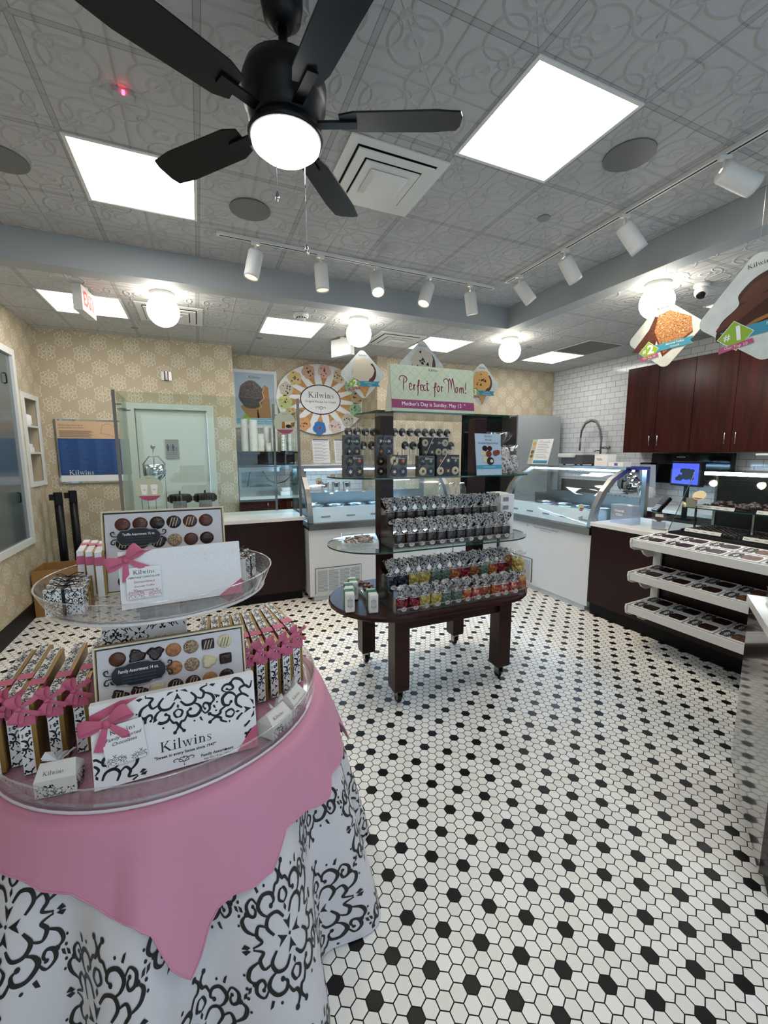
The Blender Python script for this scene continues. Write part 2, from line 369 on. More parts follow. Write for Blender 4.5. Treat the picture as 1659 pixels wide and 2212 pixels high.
def logo(b, size, M_, mt, off=.0008):
    """the serif shop name, centred; size = cap height"""
    M0 = b.M; k0 = b.k; b.M = M0 @ M_ @ Matrix.Scale(size, 4); b.use(mt); z = off/size; S = []; x = -2.05
    def st(x_, y0, y1, w=.13, sl=.11, bot=True, top='l'):
        S.append([(x_-w/2, y0), (x_+w/2, y0), (x_+w/2, y1), (x_-w/2, y1)])
        if bot: S.append([(x_-w/2-sl, y0), (x_+w/2+sl, y0), (x_+w/2+sl, y0+.035), (x_-w/2-sl, y0+.035)])
        if top == 'b': S.append([(x_-w/2-sl, y1-.035), (x_+w/2+sl, y1-.035), (x_+w/2+sl, y1), (x_-w/2-sl, y1)])
        if top == 'l': S.append([(x_-w/2-sl, y1-.08), (x_-w/2, y1-.05), (x_+w/2, y1), (x_-w/2, y1)])
    st(x, 0, 1, top='b')                                            # K
    S.append([(x+.05, .42), (x+.13, .42), (x+.6, 1), (x+.5, 1)]); S.append([(x+.13, .52), (x+.24, .62), (x+.78, 0), (x+.6, 0)])
    S.append([(x+.38, .965), (x+.74, .965), (x+.74, 1), (x+.38, 1)]); S.append([(x+.5, 0), (x+.9, 0), (x+.9, .035), (x+.5, .035)])
    x += 1.08; st(x, 0, .64); S.append(arc(x, .86, .085, 0, 315, 7)); x += .42; st(x, 0, 1.02)   # i l
    x += .3                                                         # w
    for (a, c, w) in ((0, .24, .13), (.36, .6, .13)): S.append([(x+a, .64), (x+a+w, .64), (x+c+w/2, 0), (x+c, 0)])
    for (a, c) in ((.46, .27), (.84, .63)): S.append([(x+a, .64), (x+a-.045, .64), (x+c-.02, 0), (x+c+.035, 0)])
    for a in (-.07, .3, .68): S.append([(x+a, .605), (x+a+.27, .605), (x+a+.27, .64), (x+a, .64)])
    x += 1.16; st(x, 0, .64); S.append(arc(x, .86, .085, 0, 315, 7)); x += .42; st(x, 0, .64)    # i n
    for q in range(6):
        A_ = arc(x+.2, .42, .2, 150-150*q/6, 150-150*(q+1)/6, 1, .2); C_ = arc(x+.2, .42, .12, 150-150*q/6, 150-150*(q+1)/6, 1, .14); S.append([A_[0], A_[1], C_[1], C_[0]][::-1])
    st(x+.36, 0, .45, .12, .09, top='')
    x += .84
    P = cat([(x+.15, .50), (x+.11, .60), (x-.02, .625), (x-.13, .54), (x-.10, .42), (x+.04, .32), (x+.14, .20), (x+.10, .06), (x-.02, .015), (x-.12, .05), (x-.16, .14)], 3); N_ = len(P)-1   # s
    for q in range(N_):
        r_ = []
        for i in (q, q+1):
            a_, c_ = P[max(i-1, 0)], P[min(i+1, N_)]; dx, dy = c_[0]-a_[0], c_[1]-a_[1]; dd = math.hypot(dx, dy); w_ = .025+.075*math.exp(-((i/N_-.5)/.2)**2); r_.append(((P[i][0]-dy/dd*w_/2*-1, P[i][1]+dx/dd*w_/2*-1), (P[i][0]+dy/dd*w_/2*-1, P[i][1]-dx/dd*w_/2*-1)))
        S.append([r_[0][0], r_[1][0], r_[1][1], r_[0][1]])
    S.append([(x-.17, .0), (x-.13, .0), (x-.13, .2), (x-.17, .2)]); S.append([(x+.13, .46), (x+.17, .46), (x+.17, .63), (x+.13, .63)])
    for q in S: b.face([(px, py-.4, z) for px, py in q])
    b.M = M0; b.k = k0
def cat(P, n=4):
    P = [P[0]]+list(P)+[P[-1]]; o = []
    for i in range(1, len(P)-2):
        for k in range(n):
            t = k/n; a, b_, c, d = P[i-1:i+3]
            o.append(tuple(.5*((2*b_[j])+(-a[j]+c[j])*t+(2*a[j]-5*b_[j]+4*c[j]-d[j])*t*t+(-a[j]+3*b_[j]-3*c[j]+d[j])*t**3) for j in (0, 1)))
    o.append(P[-2]); return o
def wv(a, c): return lambda t: a+(c-a)*sin(pi*t)
MOT = [  # quarter ornament: (points, width fn)
    ([(.07, .30), (.20, .44), (.38, .43), (.45, .28), (.33, .12)], wv(.03, .05)),
    ([(.38, .43), (.50, .50), (.56, .64), (.44, .78), (.27, .76), (.22, .64), (.30, .58)], wv(.02, .055)),
    ([(.22, .70), (.14, .84), (.06, .86), (.02, .98), (.11, 1.12)], wv(.025, .045)),
    ([(.45, .28), (.60, .34), (.66, .20), (.58, .08), (.74, .02)], wv(.02, .045)),
    ([(.56, .64), (.66, .78), (.78, .70), (.76, .55), (.66, .50), (.62, .58), (.66, .66)], wv(.015, .045)),
    ([(.66, .20), (.84, .30), (.90, .46), (.80, .56)], wv(.02, .05)),
    ([(.0, .50), (.10, .58), (.06, .70), (.0, .72)], wv(.02, .04))]
MOTB = [[(0, .06), (.035, .14), (.10, .27), (.0, .21)], [(.06, 0), (.14, .035), (.27, .10), (.21, 0)],
        [(.0, .36), (.035, .42), (.0, .49)], [(.80, .03), (.90, .09), (.97, .02), (.86, -.0)], [(.5, .86), (.55, .84), (.60, .98), (.54, .95)], [(.86, .60), (.92, .62), (.94, .72), (.88, .68)]]
MOTC = [(.30, .575, .045), (.11, 1.12, .05), (.80, .56, .05), (.0, .0, .03), (.66, .66, .035), (.38, .92, .028), (.94, .78, .03), (.74, .02, .02), (.97, .40, .025)]
def motif(b, cx, cy, sx, sy, fn=None, clip=None, n=4, rot=0, parts=None, lw=1):
    c, s_ = cos(rot), sin(rot)
    def tr(x, y): x, y = x*sx, y*sy; return (cx+x*c-y*s_, cy+x*s_+y*c)
    for mx in (1, -1):
        for my in (1, -1):
            fl = mx*my < 0
            for P, w in MOT:
                Q = [tr(x*mx, y*my) for x, y in cat(P, n)]
                if fl: Q = Q[::-1]
                b.ribbon(Q, (lambda t, w=w: w(t)*(sx+sy)/2*lw), fn=fn, clip=clip)
            for P in MOTB:
                Q = [tr(x*mx, y*my) for x, y in P]; b.blob(Q[::-1] if fl else Q, fn=fn, clip=clip)
            for (x, y, r) in MOTC:
                if (x == 0 and mx < 0) or (y == 0 and my < 0): continue
                Q = [tr(x*mx+r*cos(2*pi*k/7), y*my+r*sin(2*pi*k/7)) for k in range(7)]; b.blob(Q, fn=fn, clip=clip)
def scrollface(b, x0, x1, y0, y1, size, M_=I4, off=.0005, n=2, lw=1, seed=0, hole=None, asp=1.25):
    """half-drop damask on a flat rectangle, cut off at its edges"""
    M0 = b.M; k0 = b.k; b.M = M0 @ M_; b.use(m['ink']); cl = lambda x, y: x0 <= x <= x1 and y0 <= y <= y1 and not (hole and hole(x, y)); fn = lambda x, y: (x, y, off)
    r = random.Random(seed); ox, oy = r.uniform(0, size), r.uniform(0, size); i = 0; x = x0-ox
    while x < x1+size:
        y = y0-oy-(size*asp if i % 2 else 0)
        while y < y1+size*asp: motif(b, x, y, size, size*asp, fn, cl, n, lw=lw); y += size*asp*2.15
        x += size*1.1; i += 1
    b.M = M0; b.k = k0
def flourish(b, size, M_, mt=None, off=.0008):
    """the little heart-shaped curl printed under the name"""
    M0 = b.M; k0 = b.k; b.M = M0 @ M_ @ Matrix.Scale(size, 4); b.use(mt or m['ink'])
    for k in (1, -1):
        for P in ([(0, -.35), (.12, -.1), (.35, .05), (.6, .15), (.85, .05), (.8, -.1), (.68, -.05)], [(0, .1), (.15, .2), (.3, .12), (.28, 0), (.15, -.02)], [(0, -.2), (.25, -.2), (.4, -.12), (.38, 0)]):
            Q = [(x*k, y) for x, y in cat(P, 3)]; b.ribbon(Q if k > 0 else Q[::-1], wv(.03, .07), off=off/size)
    b.blob([(-.05, -.5), (0, -.62), (.05, -.5), (0, -.38)], off=off/size); b.blob([(-.05, .2), (0, .08), (.05, .2), (0, .32)], off=off/size)
    b.M = M0; b.k = k0
# ================================================================ THE ROOM
XL, YR, XR, YB = -1.55, 5.80, 5.55, 6.25      # left wall, restroom wall, right wall, back wall
YF = -2.2                                      # shop front behind the camera
def wallgrid(b, u0, u1, z0, z1, holes, put):
    us = sorted({u0, u1, *[h[0] for h in holes], *[h[1] for h in holes]}); zs = sorted({z0, z1, *[h[2] for h in holes], *[h[3] for h in holes]})
    for a, c in zip(us, us[1:]):
        for d, e in zip(zs, zs[1:]):
            if not any(h[0] <= (a+c)/2 <= h[1] and h[2] <= (d+e)/2 <= h[3] for h in holes): put(b, a, c, d, e)
struct(B(m['floor']).box((XL-.15, YF-.1, -.1), (XR+.15, YB+.15, 0)), 'floor')
b = B(m['paperY']); wallgrid(b, YF, YR, 0, ZC+.1, [(4.30, 5.13, .73, 2.50), (5.30, 5.68, 1.28, 2.13)], lambda b, a, c, d, e: b.box((XL-.13, a, d), (XL, c, e)))
wl = struct(b, 'wall_left')
b = B(m['paperX']); wallgrid(b, XL-.13, .45, 0, ZL+.1, [(-.66, .12, 0, 2.09)], lambda b, a, c, d, e: b.box((a, YR, d), (c, YR+.12, e)))
b.use(m['paperY']).box((.33, YR+.12, 0), (.45, YB, ZL+.1)); struct(b, 'wall_restroom')
struct(B(m['paperX']).box((.33, YB, 0), (XR+.15, YB+.12, ZL+.1)), 'wall_back')
struct(B(m['subway']).box((XR, YF, 0), (XR+.12, YB, ZL+.1)), 'wall_right')
b = B(m['drywall']); wallgrid(b, XL-.13, XR+.12, 0, ZC+.1, [(-1.2, 4.9, .3, 2.5)], lambda b, a, c, d, e: b.box((a, YF-.12, d), (c, YF, e))); struct(b, 'wall_front')
wn = struct(B(m['darksteel']).box((-1.2, YF-.09, .3), (-1.14, YF-.03, 2.5)).box((4.84, YF-.09, .3), (4.9, YF-.03, 2.5)).box((1.8, YF-.09, .3), (1.86, YF-.03, 2.5)).box((-1.14, YF-.09, .3), (4.84, YF-.03, .36)).box((-1.14, YF-.09, 2.44), (4.84, YF-.03, 2.5)), 'window_2')
struct(B(m['glass']).box((-1.14, YF-.065, .36), (1.8, YF-.06, 2.44)).box((1.86, YF-.065, .36), (4.84, YF-.06, 2.44)), 'pane', wn)
TX, TY = 3.123, 3.872                         # inner corner of the raised ceiling
struct(B(m['tray_ceiling']).box((XL-.13, YF, ZC), (TX+.02, TY+.02, ZC+.08)), 'ceiling')
struct(B(m['low_ceiling']).box((XL-.13, TY+.16, ZL+.006), (XR+.12, YB+.12, ZL+.08)).box((TX+.16, YF, ZL+.006), (XR+.12, TY+.16, ZL+.08)), 'ceiling_lower')
struct(B(m['drywall']).box((XL-.13, TY, ZL), (TX+.16, TY+.16, ZC-.001)).box((TX, YF, ZL), (TX+.16, TY, ZC-.001)), 'trim_1')
struct(B(m['paperX']).box((2.33, 5.62, 2.17), (XR-.002, YB-.002, ZL+.004)).use(m['paperY']).box((2.325, 5.64, 2.18), (2.33, YB-.002, ZL+.004)).use(m['mahogdark']).box((2.33, 5.61, 2.155), (XR-.002, YB-.002, 2.17)), 'soffit_back')
struct(B(m['paperX']).box((2.340, 5.665, 0), (3.765, YB-.002, 2.154)).use(m['paperY']).box((2.334, 5.666, 0), (2.3399, YB-.002, 2.154)), 'wall_nook')
struct(B(m['base']).box((XL, YF, 0), (XL+.015, YR, .15)), 'baseboard_left')
struct(B(m['base']).box((XL+.016, YR-.015, 0), (-.74, YR, .15)).box((.2, YR-.015, 0), (.45, YR, .15)), 'baseboard_restroom')
# restroom door
d = struct(B(m['door']).box((-.735, YR-.025, 0), (-.66, YR+.01, 2.155)).box((.12, YR-.025, 0), (.195, YR+.01, 2.155)).box((-.66, YR-.025, 2.09), (.12, YR+.01, 2.155)), 'door_1')
struct(B(m['door']).box((-.655, YR+.015, .005), (.115, YR+.06, 2.085)), 'door_leaf', d)
struct(B(m['chrome']).at(T(.05, YR+.015, .98) @ RX(pi/2)).cyl((0, 0, 0), .022, .05), 'door_knob', d)
b = B(m['grey'], m['ink']); b.mats[0] = flat('braille_plate', '8d867c'); b.box((-.365, YR+.001, 1.51), (-.22, YR+.014, 1.74)); b.use(m['ink'])
SF = frame((-.2925, YR+.0005, 1.64), (1, 0, 0), (0, -1, 0)); b.at(SF)
for x in (-.045, .012):
    b.disc((x, .035), .009, z=.001); b.face([(x-.013, -.005, .001), (x+.013, -.005, .001), (x+.015, .024, .001), (x-.015, .024, .001)]); b.face([(x-.009, -.04, .001), (x+.009, -.04, .001), (x+.010, -.005, .001), (x-.010, -.005, .001)])
b.face([(-.019, -.04, .001), (-.015, -.04, .001), (-.015, .045, .001), (-.019, .045, .001)]); b.ribbon(arc(.048, -.022, .013, 60, -220, 10), .004, off=.001); b.disc((.044, .004), .005, z=.001); b.face([(.041, -.02, .001), (.047, -.02, .001), (.047, 0, .001), (.041, 0, .001)])
b.face([(-.055, -.058, .001), (.055, -.058, .001), (.055, -.055, .001), (-.055, -.055, .001)])
text(b, 'RESTROOM', .02, T(0, -.078, 0), m['ink'], off=.001); b.at()
b.build('restroom_sign', None, 'grey plastic restroom plate with black figures on the white door', 'sign')
# glazed panel in the left wall
w1 = struct(B(m['white']).box((XL-.005, 4.27, .70), (XL+.02, 4.33, 2.53)).box((XL-.005, 5.10, .70), (XL+.02, 5.16, 2.53)).box((XL-.005, 4.33, .70), (XL+.02, 5.10, .76)).box((XL-.005, 4.33, 2.47), (XL+.02, 5.10, 2.53)), 'window_1')
struct(B(M('grey_frosted_glass', '4b5a60', .18, coat=.5).m).box((XL-.03, 4.30, .73), (XL-.005, 5.13, 2.50)), 'pane', w1)
for z in (2.24, 1.17): struct(B(m['black']).at(T(XL+.0, 4.93, z)).tube([(-.004, 0, -.045), (.012, 0, -.04), (.014, 0, 0), (.012, 0, .04), (-.004, 0, .045)], .006), 'handle', w1)
# niche
n1 = struct(B(m['paperY']).box((XL-.36, 5.30, 1.28), (XL-.34, 5.68, 2.13)).use(m['paperX']).box((XL-.34, 5.28, 1.26), (XL-.13, 5.30, 2.15)).box((XL-.34, 5.68, 1.26), (XL-.13, 5.70, 2.15)).box((XL-.34, 5.28, 2.13), (XL-.13, 5.70, 2.15)).box((XL-.34, 5.28, 1.26), (XL-.13, 5.70, 1.28)), 'wall_niche')
struct(B(m['white']).box((XL, 5.26, 1.24), (XL+.015, 5.31, 2.17)).box((XL, 5.67, 1.24), (XL+.015, 5.72, 2.17)).box((XL, 5.31, 1.24), (XL+.015, 5.67, 1.29)).box((XL, 5.31, 2.12), (XL+.015, 5.67, 2.17)), 'niche_frame', n1)
for z in (1.57, 1.84): struct(B(m['white']).box((XL-.34, 5.30, z), (XL, 5.68, z+.018)), 'shelf', n1)
B(m['card']).at(T(XL-.07, 5.55, 1.859)).lathe([(.045, 0), (.055, .02), (.055, .1), (.03, .115), (.001, .118)], 16).build('paper_roll', None, 'white paper roll on the upper shelf of the left wall niche', 'paper roll')
B(m['card']).at(T(XL-.09, 5.55, 1.589)).rbox((-.06, -.05, 0), (.06, .05, .05), .01).rbox((-.05, -.04, .05), (.05, .045, .085), .01).build('napkin_stack', None, 'loose stack of white napkins on the lower niche shelf', 'napkins')

# ================================================================ CEILING FITTINGS
def panel(x, y, z, label, s=.57, vis=True):
    t = thing('ceiling_light_panel', label, 'ceiling light', (x, y, z)); b = B(m['white']); h = s/2+.018
    b.box((-h, -h, -.006), (h, -h+.018, .0)).box((-h, h-.018, -.006), (h, h, .0)).box((-h, -h+.018, -.006), (-h+.018, h-.018, .0)).box((h-.018, -h+.018, -.006), (h, h-.018, .0)).build('frame', t)
    B(m['panel']).box((-h+.018, -h+.018, -.003), (h-.018, h-.018, .0)).build('diffuser', t); t['group'] = 'square ceiling light panels'; return t
panel(1.606, 1.783, ZC, 'large glowing square ceiling panel right of the fan')
panel(-.224, 3.005, ZC, 'glowing square ceiling panel left of the fan, a blade over its corner')
panel(1.606, -.657, ZC, 'unseen ceiling panel added for light behind the camera'); panel(-.224, -.657, ZC, 'second unseen ceiling panel added for light behind the camera by the left wall')  # two unseen panels added out of view to light the room
panel(.98, 4.76, ZL+.006, 'glowing square panel in the low ceiling below the smoke detector')
panel(-.85, 4.76, ZL+.006, 'glowing panel in the low ceiling behind the red exit sign')
panel(2.81, 4.76, ZL+.006, 'glowing low ceiling panel behind the top diamond ice cream sign')
panel(4.64, 4.76, ZL+.006, 'glowing low ceiling panel beside the dark grey vent')
panel(4.64, 2.32, ZL+.006, 'glowing low ceiling panel behind the two hanging candy signs')
for i, (x, y, w) in enumerate(((-.204, 4.18, 'leftmost, in front of the vent near the exit sign'), (1.538, 4.18, 'right of the smoke detector, above the round ice cream sign'), (3.42, 4.18, 'near the far right ceiling corner, left of the dark grey vent'), (3.42, 2.42, 'at the right, behind the nut toffee sign'))):
    t = thing('globe_ceiling_light', 'glowing globe ceiling light, '+w, 'globe light', (x, y, ZL+.006)); t['group'] = 'globe lights on the low ceiling'
    B(m['white']).at(T(0, 0, -.035)).lathe([(.085, 0), (.095, .012), (.095, .034)], 24, caps=True).build('collar', t); B(m['globe']).sphere((0, 0, -.145), .125, 24).build('globe', t)
def louvre(name, x, y, z, w, l, label, c='white', drop=.03):
    t = thing(name, label, 'air vent', (x, y, z)); b = B(m[c]); 
    for k, (s, d) in enumerate(((1, 0), (.78, .012), (.56, .02))):
        a, e = w/2*s, l/2*s; i, j = a-.052, e-.052; z0, z1 = -d-.008, -d+.0
        b.loft([[(-a, -e, z1-.001), (a, -e, z1-.001), (a, e, z1-.001), (-a, e, z1-.001)], [(-a, -e, z0), (a, -e, z0), (a, e, z0), (-a, e, z0)], [(-i, -j, z0), (i, -j, z0), (i, j, z0), (-i, j, z0)], [(-i, -j, z1+(.0 if k else -.001)), (i, -j, z1), (i, j, z1), (-i, j, z1)]], flip=True)
    b.build('frame', t); B(m['blackmat']).box((-w/2+.02, -l/2+.02, -.004), (w/2-.02, l/2-.02, -.001)).build('duct', t)
    B(m[c]).loft([[(-w*.2, -l*.2, -.032), (w*.2, -l*.2, -.032), (w*.2, l*.2, -.032), (-w*.2, l*.2, -.032)], [(-w*.15, -l*.15, -.045), (w*.15, -l*.15, -.045), (w*.15, l*.15, -.045), (-w*.15, l*.15, -.045)]], caps=True, flip=True).build('centre_plate', t)
louvre('ceiling_vent', 1.045, 2.43, ZC, .56, .56, 'white square ceiling vent with stepped cone right behind the fan')
louvre('ceiling_vent', -.17, 4.76, ZL+.006, .56, .56, 'white louvred vent behind the leftmost globe light')
louvre('ceiling_vent', 2.2, 4.76, ZL+.006, .56, .56, 'white louvred vent between the exit signs and the top diamond sign')
t = thing('return_air_grille', 'dark grey flat return grille in the low ceiling at right', 'air vent', (4.64, 4.15, ZL+.006)); B(m['white']).box((-.29, -.29, -.006), (.29, .29, 0)).build('frame', t)
B(flat('grille_dark', '4f4a47')).box((-.27, -.27, -.009), (.27, .27, -.006)).build('grille', t)
for (x, y, z, r, c, l) in ((.387, 3.03, ZC, .125, 'speaker_grey', 'grey round ceiling speaker left of the square vent'), (2.15, 1.737, ZC, .125, 'speaker_grey', 'large grey round ceiling speaker right of the big light panel'), (-.87, 3.05, ZC, .125, 'speaker_grey', 'grey round ceiling speaker at the left picture edge'),
                           (2.18, 2.37, ZC, .04, 'plate_grey', 'small round ceiling cover plate between the big panel and the track')):
    b = B(flat('speaker_grey', '6f7070') if r > .1 else flat('plate_grey', '8f8f8e')); b.at(T(x, y, z-.008)).lathe([(r, 0), (r, .0075)], 32, caps=True).build('ceiling_speaker' if r > .1 else 'cover_plate', None, l, 'speaker' if r > .1 else 'cover plate')
for x, y, l in ((.72, 5.3, 'below the light panel under the smoke detector'), (-.55, 5.4, 'left of the globe light above the restroom wall'), (3.9, 4.4, 'left of the dark grey vent')):
    B(flat('plate_grey', '8f8f8e')).at(T(x, y, ZL)).lathe([(.035, 0), (.035, .0055)], 16, caps=True).build('sprinkler_cover', None, 'small round sprinkler cover, '+l, 'sprinkler cover')
t = thing('smoke_detector', 'white round smoke detector with dark slots on the low ceiling', 'smoke detector', (.976, 4.25, ZL+.006)); B(m['white']).lathe([(.03, -.06), (.045, -.055), (.05, -.035), (.07, -.03), (.075, -.002)], 24, caps=True).build('housing', t)
b = B(m['blackmat']); [b.at(RZ(2*pi*k/12)).box((.046, -.006, -.05), (.051, .006, -.04)) for k in range(12)]; b.at().build('slots', t)
t = thing('motion_sensor', 'small beige ceiling sensor with a red light, left of the fan', 'sensor', (-.21, 2.33, ZC)); B(m['drywall']).box((-.04, -.03, -.02), (.04, .03, -.001)).build('case', t); B(emis('red_led', (1, .02, .06), 6)).box((-.003, -.036, -.028), (.008, -.03, -.012)).build('led', t)
def exitsign(x, y, z, rz, label, red):
    t = thing('exit_sign', label, 'exit sign', (x, y, z), rz); B(m['white']).box((-.15, -.032, -.21), (.15, .032, -.02)).cyl((0, 0, -.02), .03, .019).build('housing', t)
    if red: b = B(emis('exit_red', (1, .03, .02), .7, (.25, .0, .0))); text(b, 'EXIT', .15, frame((0, -.033, -.115), (1, 0, 0), (0, -1, 0)), b.mats[0], sx=.75, bold=.02); b.build('letters', t)
exitsign(-.78, 4.3, ZL+.006, radians(83), 'white exit sign box with red EXIT letters hanging at left', True)
exitsign(1.60, 4.9, ZL+.006, radians(-60), 'plain white exit sign seen from its side behind the second globe', False)
t = thing('wall_sconce', 'small square steel lamp on the wallpaper above the restroom door', 'wall lamp', (-.30, YR, 2.48)); B(m['steel']).box((-.055, -.012, -.05), (.055, 0, .05)).build('back_plate', t); B(m['steel']).loft([[(.025*cos(a), -.012-.035*sin(a), z) for a in [pi*k/8 for k in range(9)]] for z in (-.05, .05)], False, smooth=True).build('half_shade', t)
t = thing('security_camera', 'white turret security camera on the low ceiling between the hanging candy signs', 'camera', (3.75, 2.29, ZL+.006)); B(m['white']).lathe([(.055, 0), (.055, -.02), (.05, -.03)][::-1], 24, caps=True).sphere((0, 0, -.06), .05).build('housing', t); B(m['black']).at(T(-.02, -.012, -.09) @ RY(.5)).lathe([(.03, -.014), (.03, .01)], 20, caps=True).build('lens', t)
# ceiling fan (blades modelled at rest)
FXc, FYc = .345, 1.66; f = thing('ceiling_fan', 'black five-blade ceiling fan with a lit round lamp', 'ceiling fan', (FXc, FYc, 0), 0)
B(m['fanblack']).at(T(0, 0, 3.0)).lathe([(.03, 0), (.062, .03), (.07, .07), (.07, .104)], 28, caps=True).build('canopy', f)
B(m['fanblack']).cyl((0, 0, 2.88), .016, .14).build('downrod', f)
B(m['fanblack']).at(T(0, 0, 2.69)).lathe([(.10, 0), (.125, .02), (.13, .06), (.14, .07), (.145, .13), (.13, .17), (.07, .195), (.03, .21)], 36, caps=True).build('motor_housing', f)
b = B(m['fanblack']); b.at(T(0, 0, 2.655)).lathe([(.125, 0), (.13, .012), (.118, .036)], 36, caps=True).build('lamp_rim', f)
B(m['panel']).at(T(0, 0, 2.60)).lathe([(.001, .0), (.05, .004), (.09, .018), (.117, .04), (.12, .056)], 36).build('lamp_bowl', f)
for a in (-24, 51, 131, 206, 278):
    R_ = RZ(radians(a)); P = [(.19, -.045), (.24, -.062), (.52, -.068), (.605, -.058), (.615, -.03), (.615, .03), (.605, .058), (.52, .068), (.24, .062), (.19, .045)]
    b = B(m['fanblack']); b.at(T(0, 0, 2.715) @ R_ @ RX(radians(11))).prism(P, -.003, .003); bl = b.build('blade', f)
    B(m['fanblack']).at(T(0, 0, 2.715) @ R_ @ RX(radians(5))).box((.09, -.018, -.012), (.25, .018, -.004)).build('blade_bracket', bl)
for (x, y, z1) in ((-.055, -.1, 2.41), (.055, -.04, 2.29)):
    B(m['chrome']).tube([(x, y, 2.66), (x, y, z1+.02)], .0014, 5).at(T(x, y, z1)).lathe([(.001, -.016), (.008, -.006), (.006, .01), (.002, .022)], 10).build('pull_chain', f)
# track lights
def track(p0, p1, label, heads):
    t = thing('track_rail', label, 'track light rail', (0, 0, ZC)); d_ = (Vector(p1)-Vector(p0)); L = d_.length; a = math.atan2(d_.y, d_.x)
    t.location = (p0[0], p0[1], ZC); t.rotation_euler = (0, 0, a); B(m['white']).box((0, -.018, -.022), (L, .018, -.001)).build('rail', t); B(m['blackmat']).box((.02, -.006, -.0225), (L-.02, .006, -.0205)).build('slot', t)
track((.20, 3.40, 0), (2.62, 3.46, 0), 'white track rail along the beam parallel to the back wall', 0)
track((2.63, 3.30, 0), (2.56, .9, 0), 'white track rail along the right beam', 0)
heads = [(.462, 3.40, 180, 13, 0, 'leftmost on the back rail, tilted left'), (.95, 3.42, 10, 4, 0, 'second from left on the back rail, hanging straight'), (1.415, 3.43, -100, 28, 1, 'third on the back rail, lit and facing the camera'), (1.915, 3.44, 200, 22, 0, 'fourth on the back rail, tilted left toward the corner'), (2.35, 3.45, 20, 14, 0, 'rightmost on the back rail, near the ceiling corner'),
         (2.62, 3.11, -25, 38, 0, 'farthest on the right rail, near the ceiling corner'), (2.61, 2.60, -5, 40, 1, 'second on the right rail, mostly its lit end showing'), (2.60, 2.10, -25, 38, 1, 'third on the right rail, with a thin lit edge'), (2.58, 1.52, -25, 66, 1, 'nearest on the right rail, glowing open end')]
for (x, y, az, tilt, lit, l) in heads:
    t = thing('track_spotlight', 'white cylinder spotlight, '+l, 'spotlight', (x, y, ZC-.0235), radians(az), 'track spotlights')
    B(m['white']).box((-.03, -.012, -.02), (.03, .012, 0)).tube([(0, 0, -.02), (0, 0, -.075)], .008).build('stem', t)
    R_ = T(0, 0, -.075) @ RY(-radians(tilt)); b = B(m['white']).at(R_ @ T(0, 0, -.13)); b.lathe([(.044, .05), (.045, -.045), (.051, -.05), (.053, -.03), (.053, .13), (.045, .142), (.012, .146)], 24); hd = b.build('head', t)
    lb = B(m['lamp']).at(R_ @ T(0, 0, -.13)); lb.face([(.043*cos(2*pi*i/20), .043*sin(2*pi*i/20), .0 if lit else .045) for i in range(20)][::-1]); lb.build('lens', hd)
    ld = bpy.data.lights.new('spot', 'SPOT'); ld.energy = 14; ld.color = (1, .8, .58); ld.spot_size = radians(75); ld.spot_blend = .7; ld.shadow_soft_size = .03
    lo = bpy.data.objects.new('spot_lamp', ld); COL.objects.link(lo); lo.parent = t; lo.matrix_local = R_ @ T(0, 0, -.185)
# eyeball lamp at the right picture edge
t = thing('downlight', 'round metal lamp at the top right picture edge', 'downlight', (2.62, 1.07, ZC-.02)); B(m['chrome']).lathe([(.02, -.09), (.05, -.08), (.06, -.04), (.05, 0), (.03, .019)], 24, caps=True).build('housing', t)
# hidden light sources of the shop ceiling beyond the frame
# ================================================================ LEFT: POSTER, STANCHIONS, CARTON
b = B(m['chrome']); Q = YR-.001
b.box((-1.44, Q-.02, 1.24), (-.70, Q, 1.95)); b.use(flat('poster_blue', '2d4c80')).box((-1.42, Q-.022, 1.33), (-.72, Q-.0195, 1.74)); b.use(flat('poster_tan', 'cfae8c')).box((-1.42, Q-.022, 1.74), (-.72, Q-.0195, 1.93)); b.use(m['card']).box((-1.42, Q-.022, 1.26), (-.72, Q-.0195, 1.33))
PF = frame((-1.07, Q-.022, 1.6), (1, 0, 0), (0, -1, 0))
text(b, 'Kilwins wants you to be in', .021, PF @ T(-.33, .285, 0), m['ink'], 'LEFT'); text(b, 'sweet business with Kilwins', .021, PF @ T(-.33, .258, 0), m['ink'], 'LEFT')
b.at(PF).use(flat('fine_print', '6b5b50'))
for i in range(7): b.face([(-.33, .225-i*.011, .001), (-.03+.02*sin(i*2.1), .225-i*.011, .001), (-.03+.02*sin(i*2.1), .22-i*.011, .001), (-.33, .22-i*.011, .001)])
b.ribbon([(.06, .2), (.08, .29), (.14, .31), (.2, .27), (.24, .29), (.3, .31), (.27, .25), (.28, .2), (.22, .17), (.2, .15), (.13, .19), (.06, .2)], .003, off=.001)
b.use(flat('poster_print', '4f6ea3'))
rr = random.Random(3)
for c in range(4):
    for i in range(24):
        y = .12-i*.0155; b.face([(-.33+c*.165, y, .001), (-.33+c*.165+rr.uniform(.05, .13), y, .001), (-.33+c*.165+.05, y-.004, .001), (-.33+c*.165, y-.004, .001)])
b.at(); logo(b, .05, PF @ T(-.16, -.243, 0), m['card']); b.build('framed_poster', None, 'chrome framed blue and tan franchise poster on the wallpaper by the corner', 'poster')
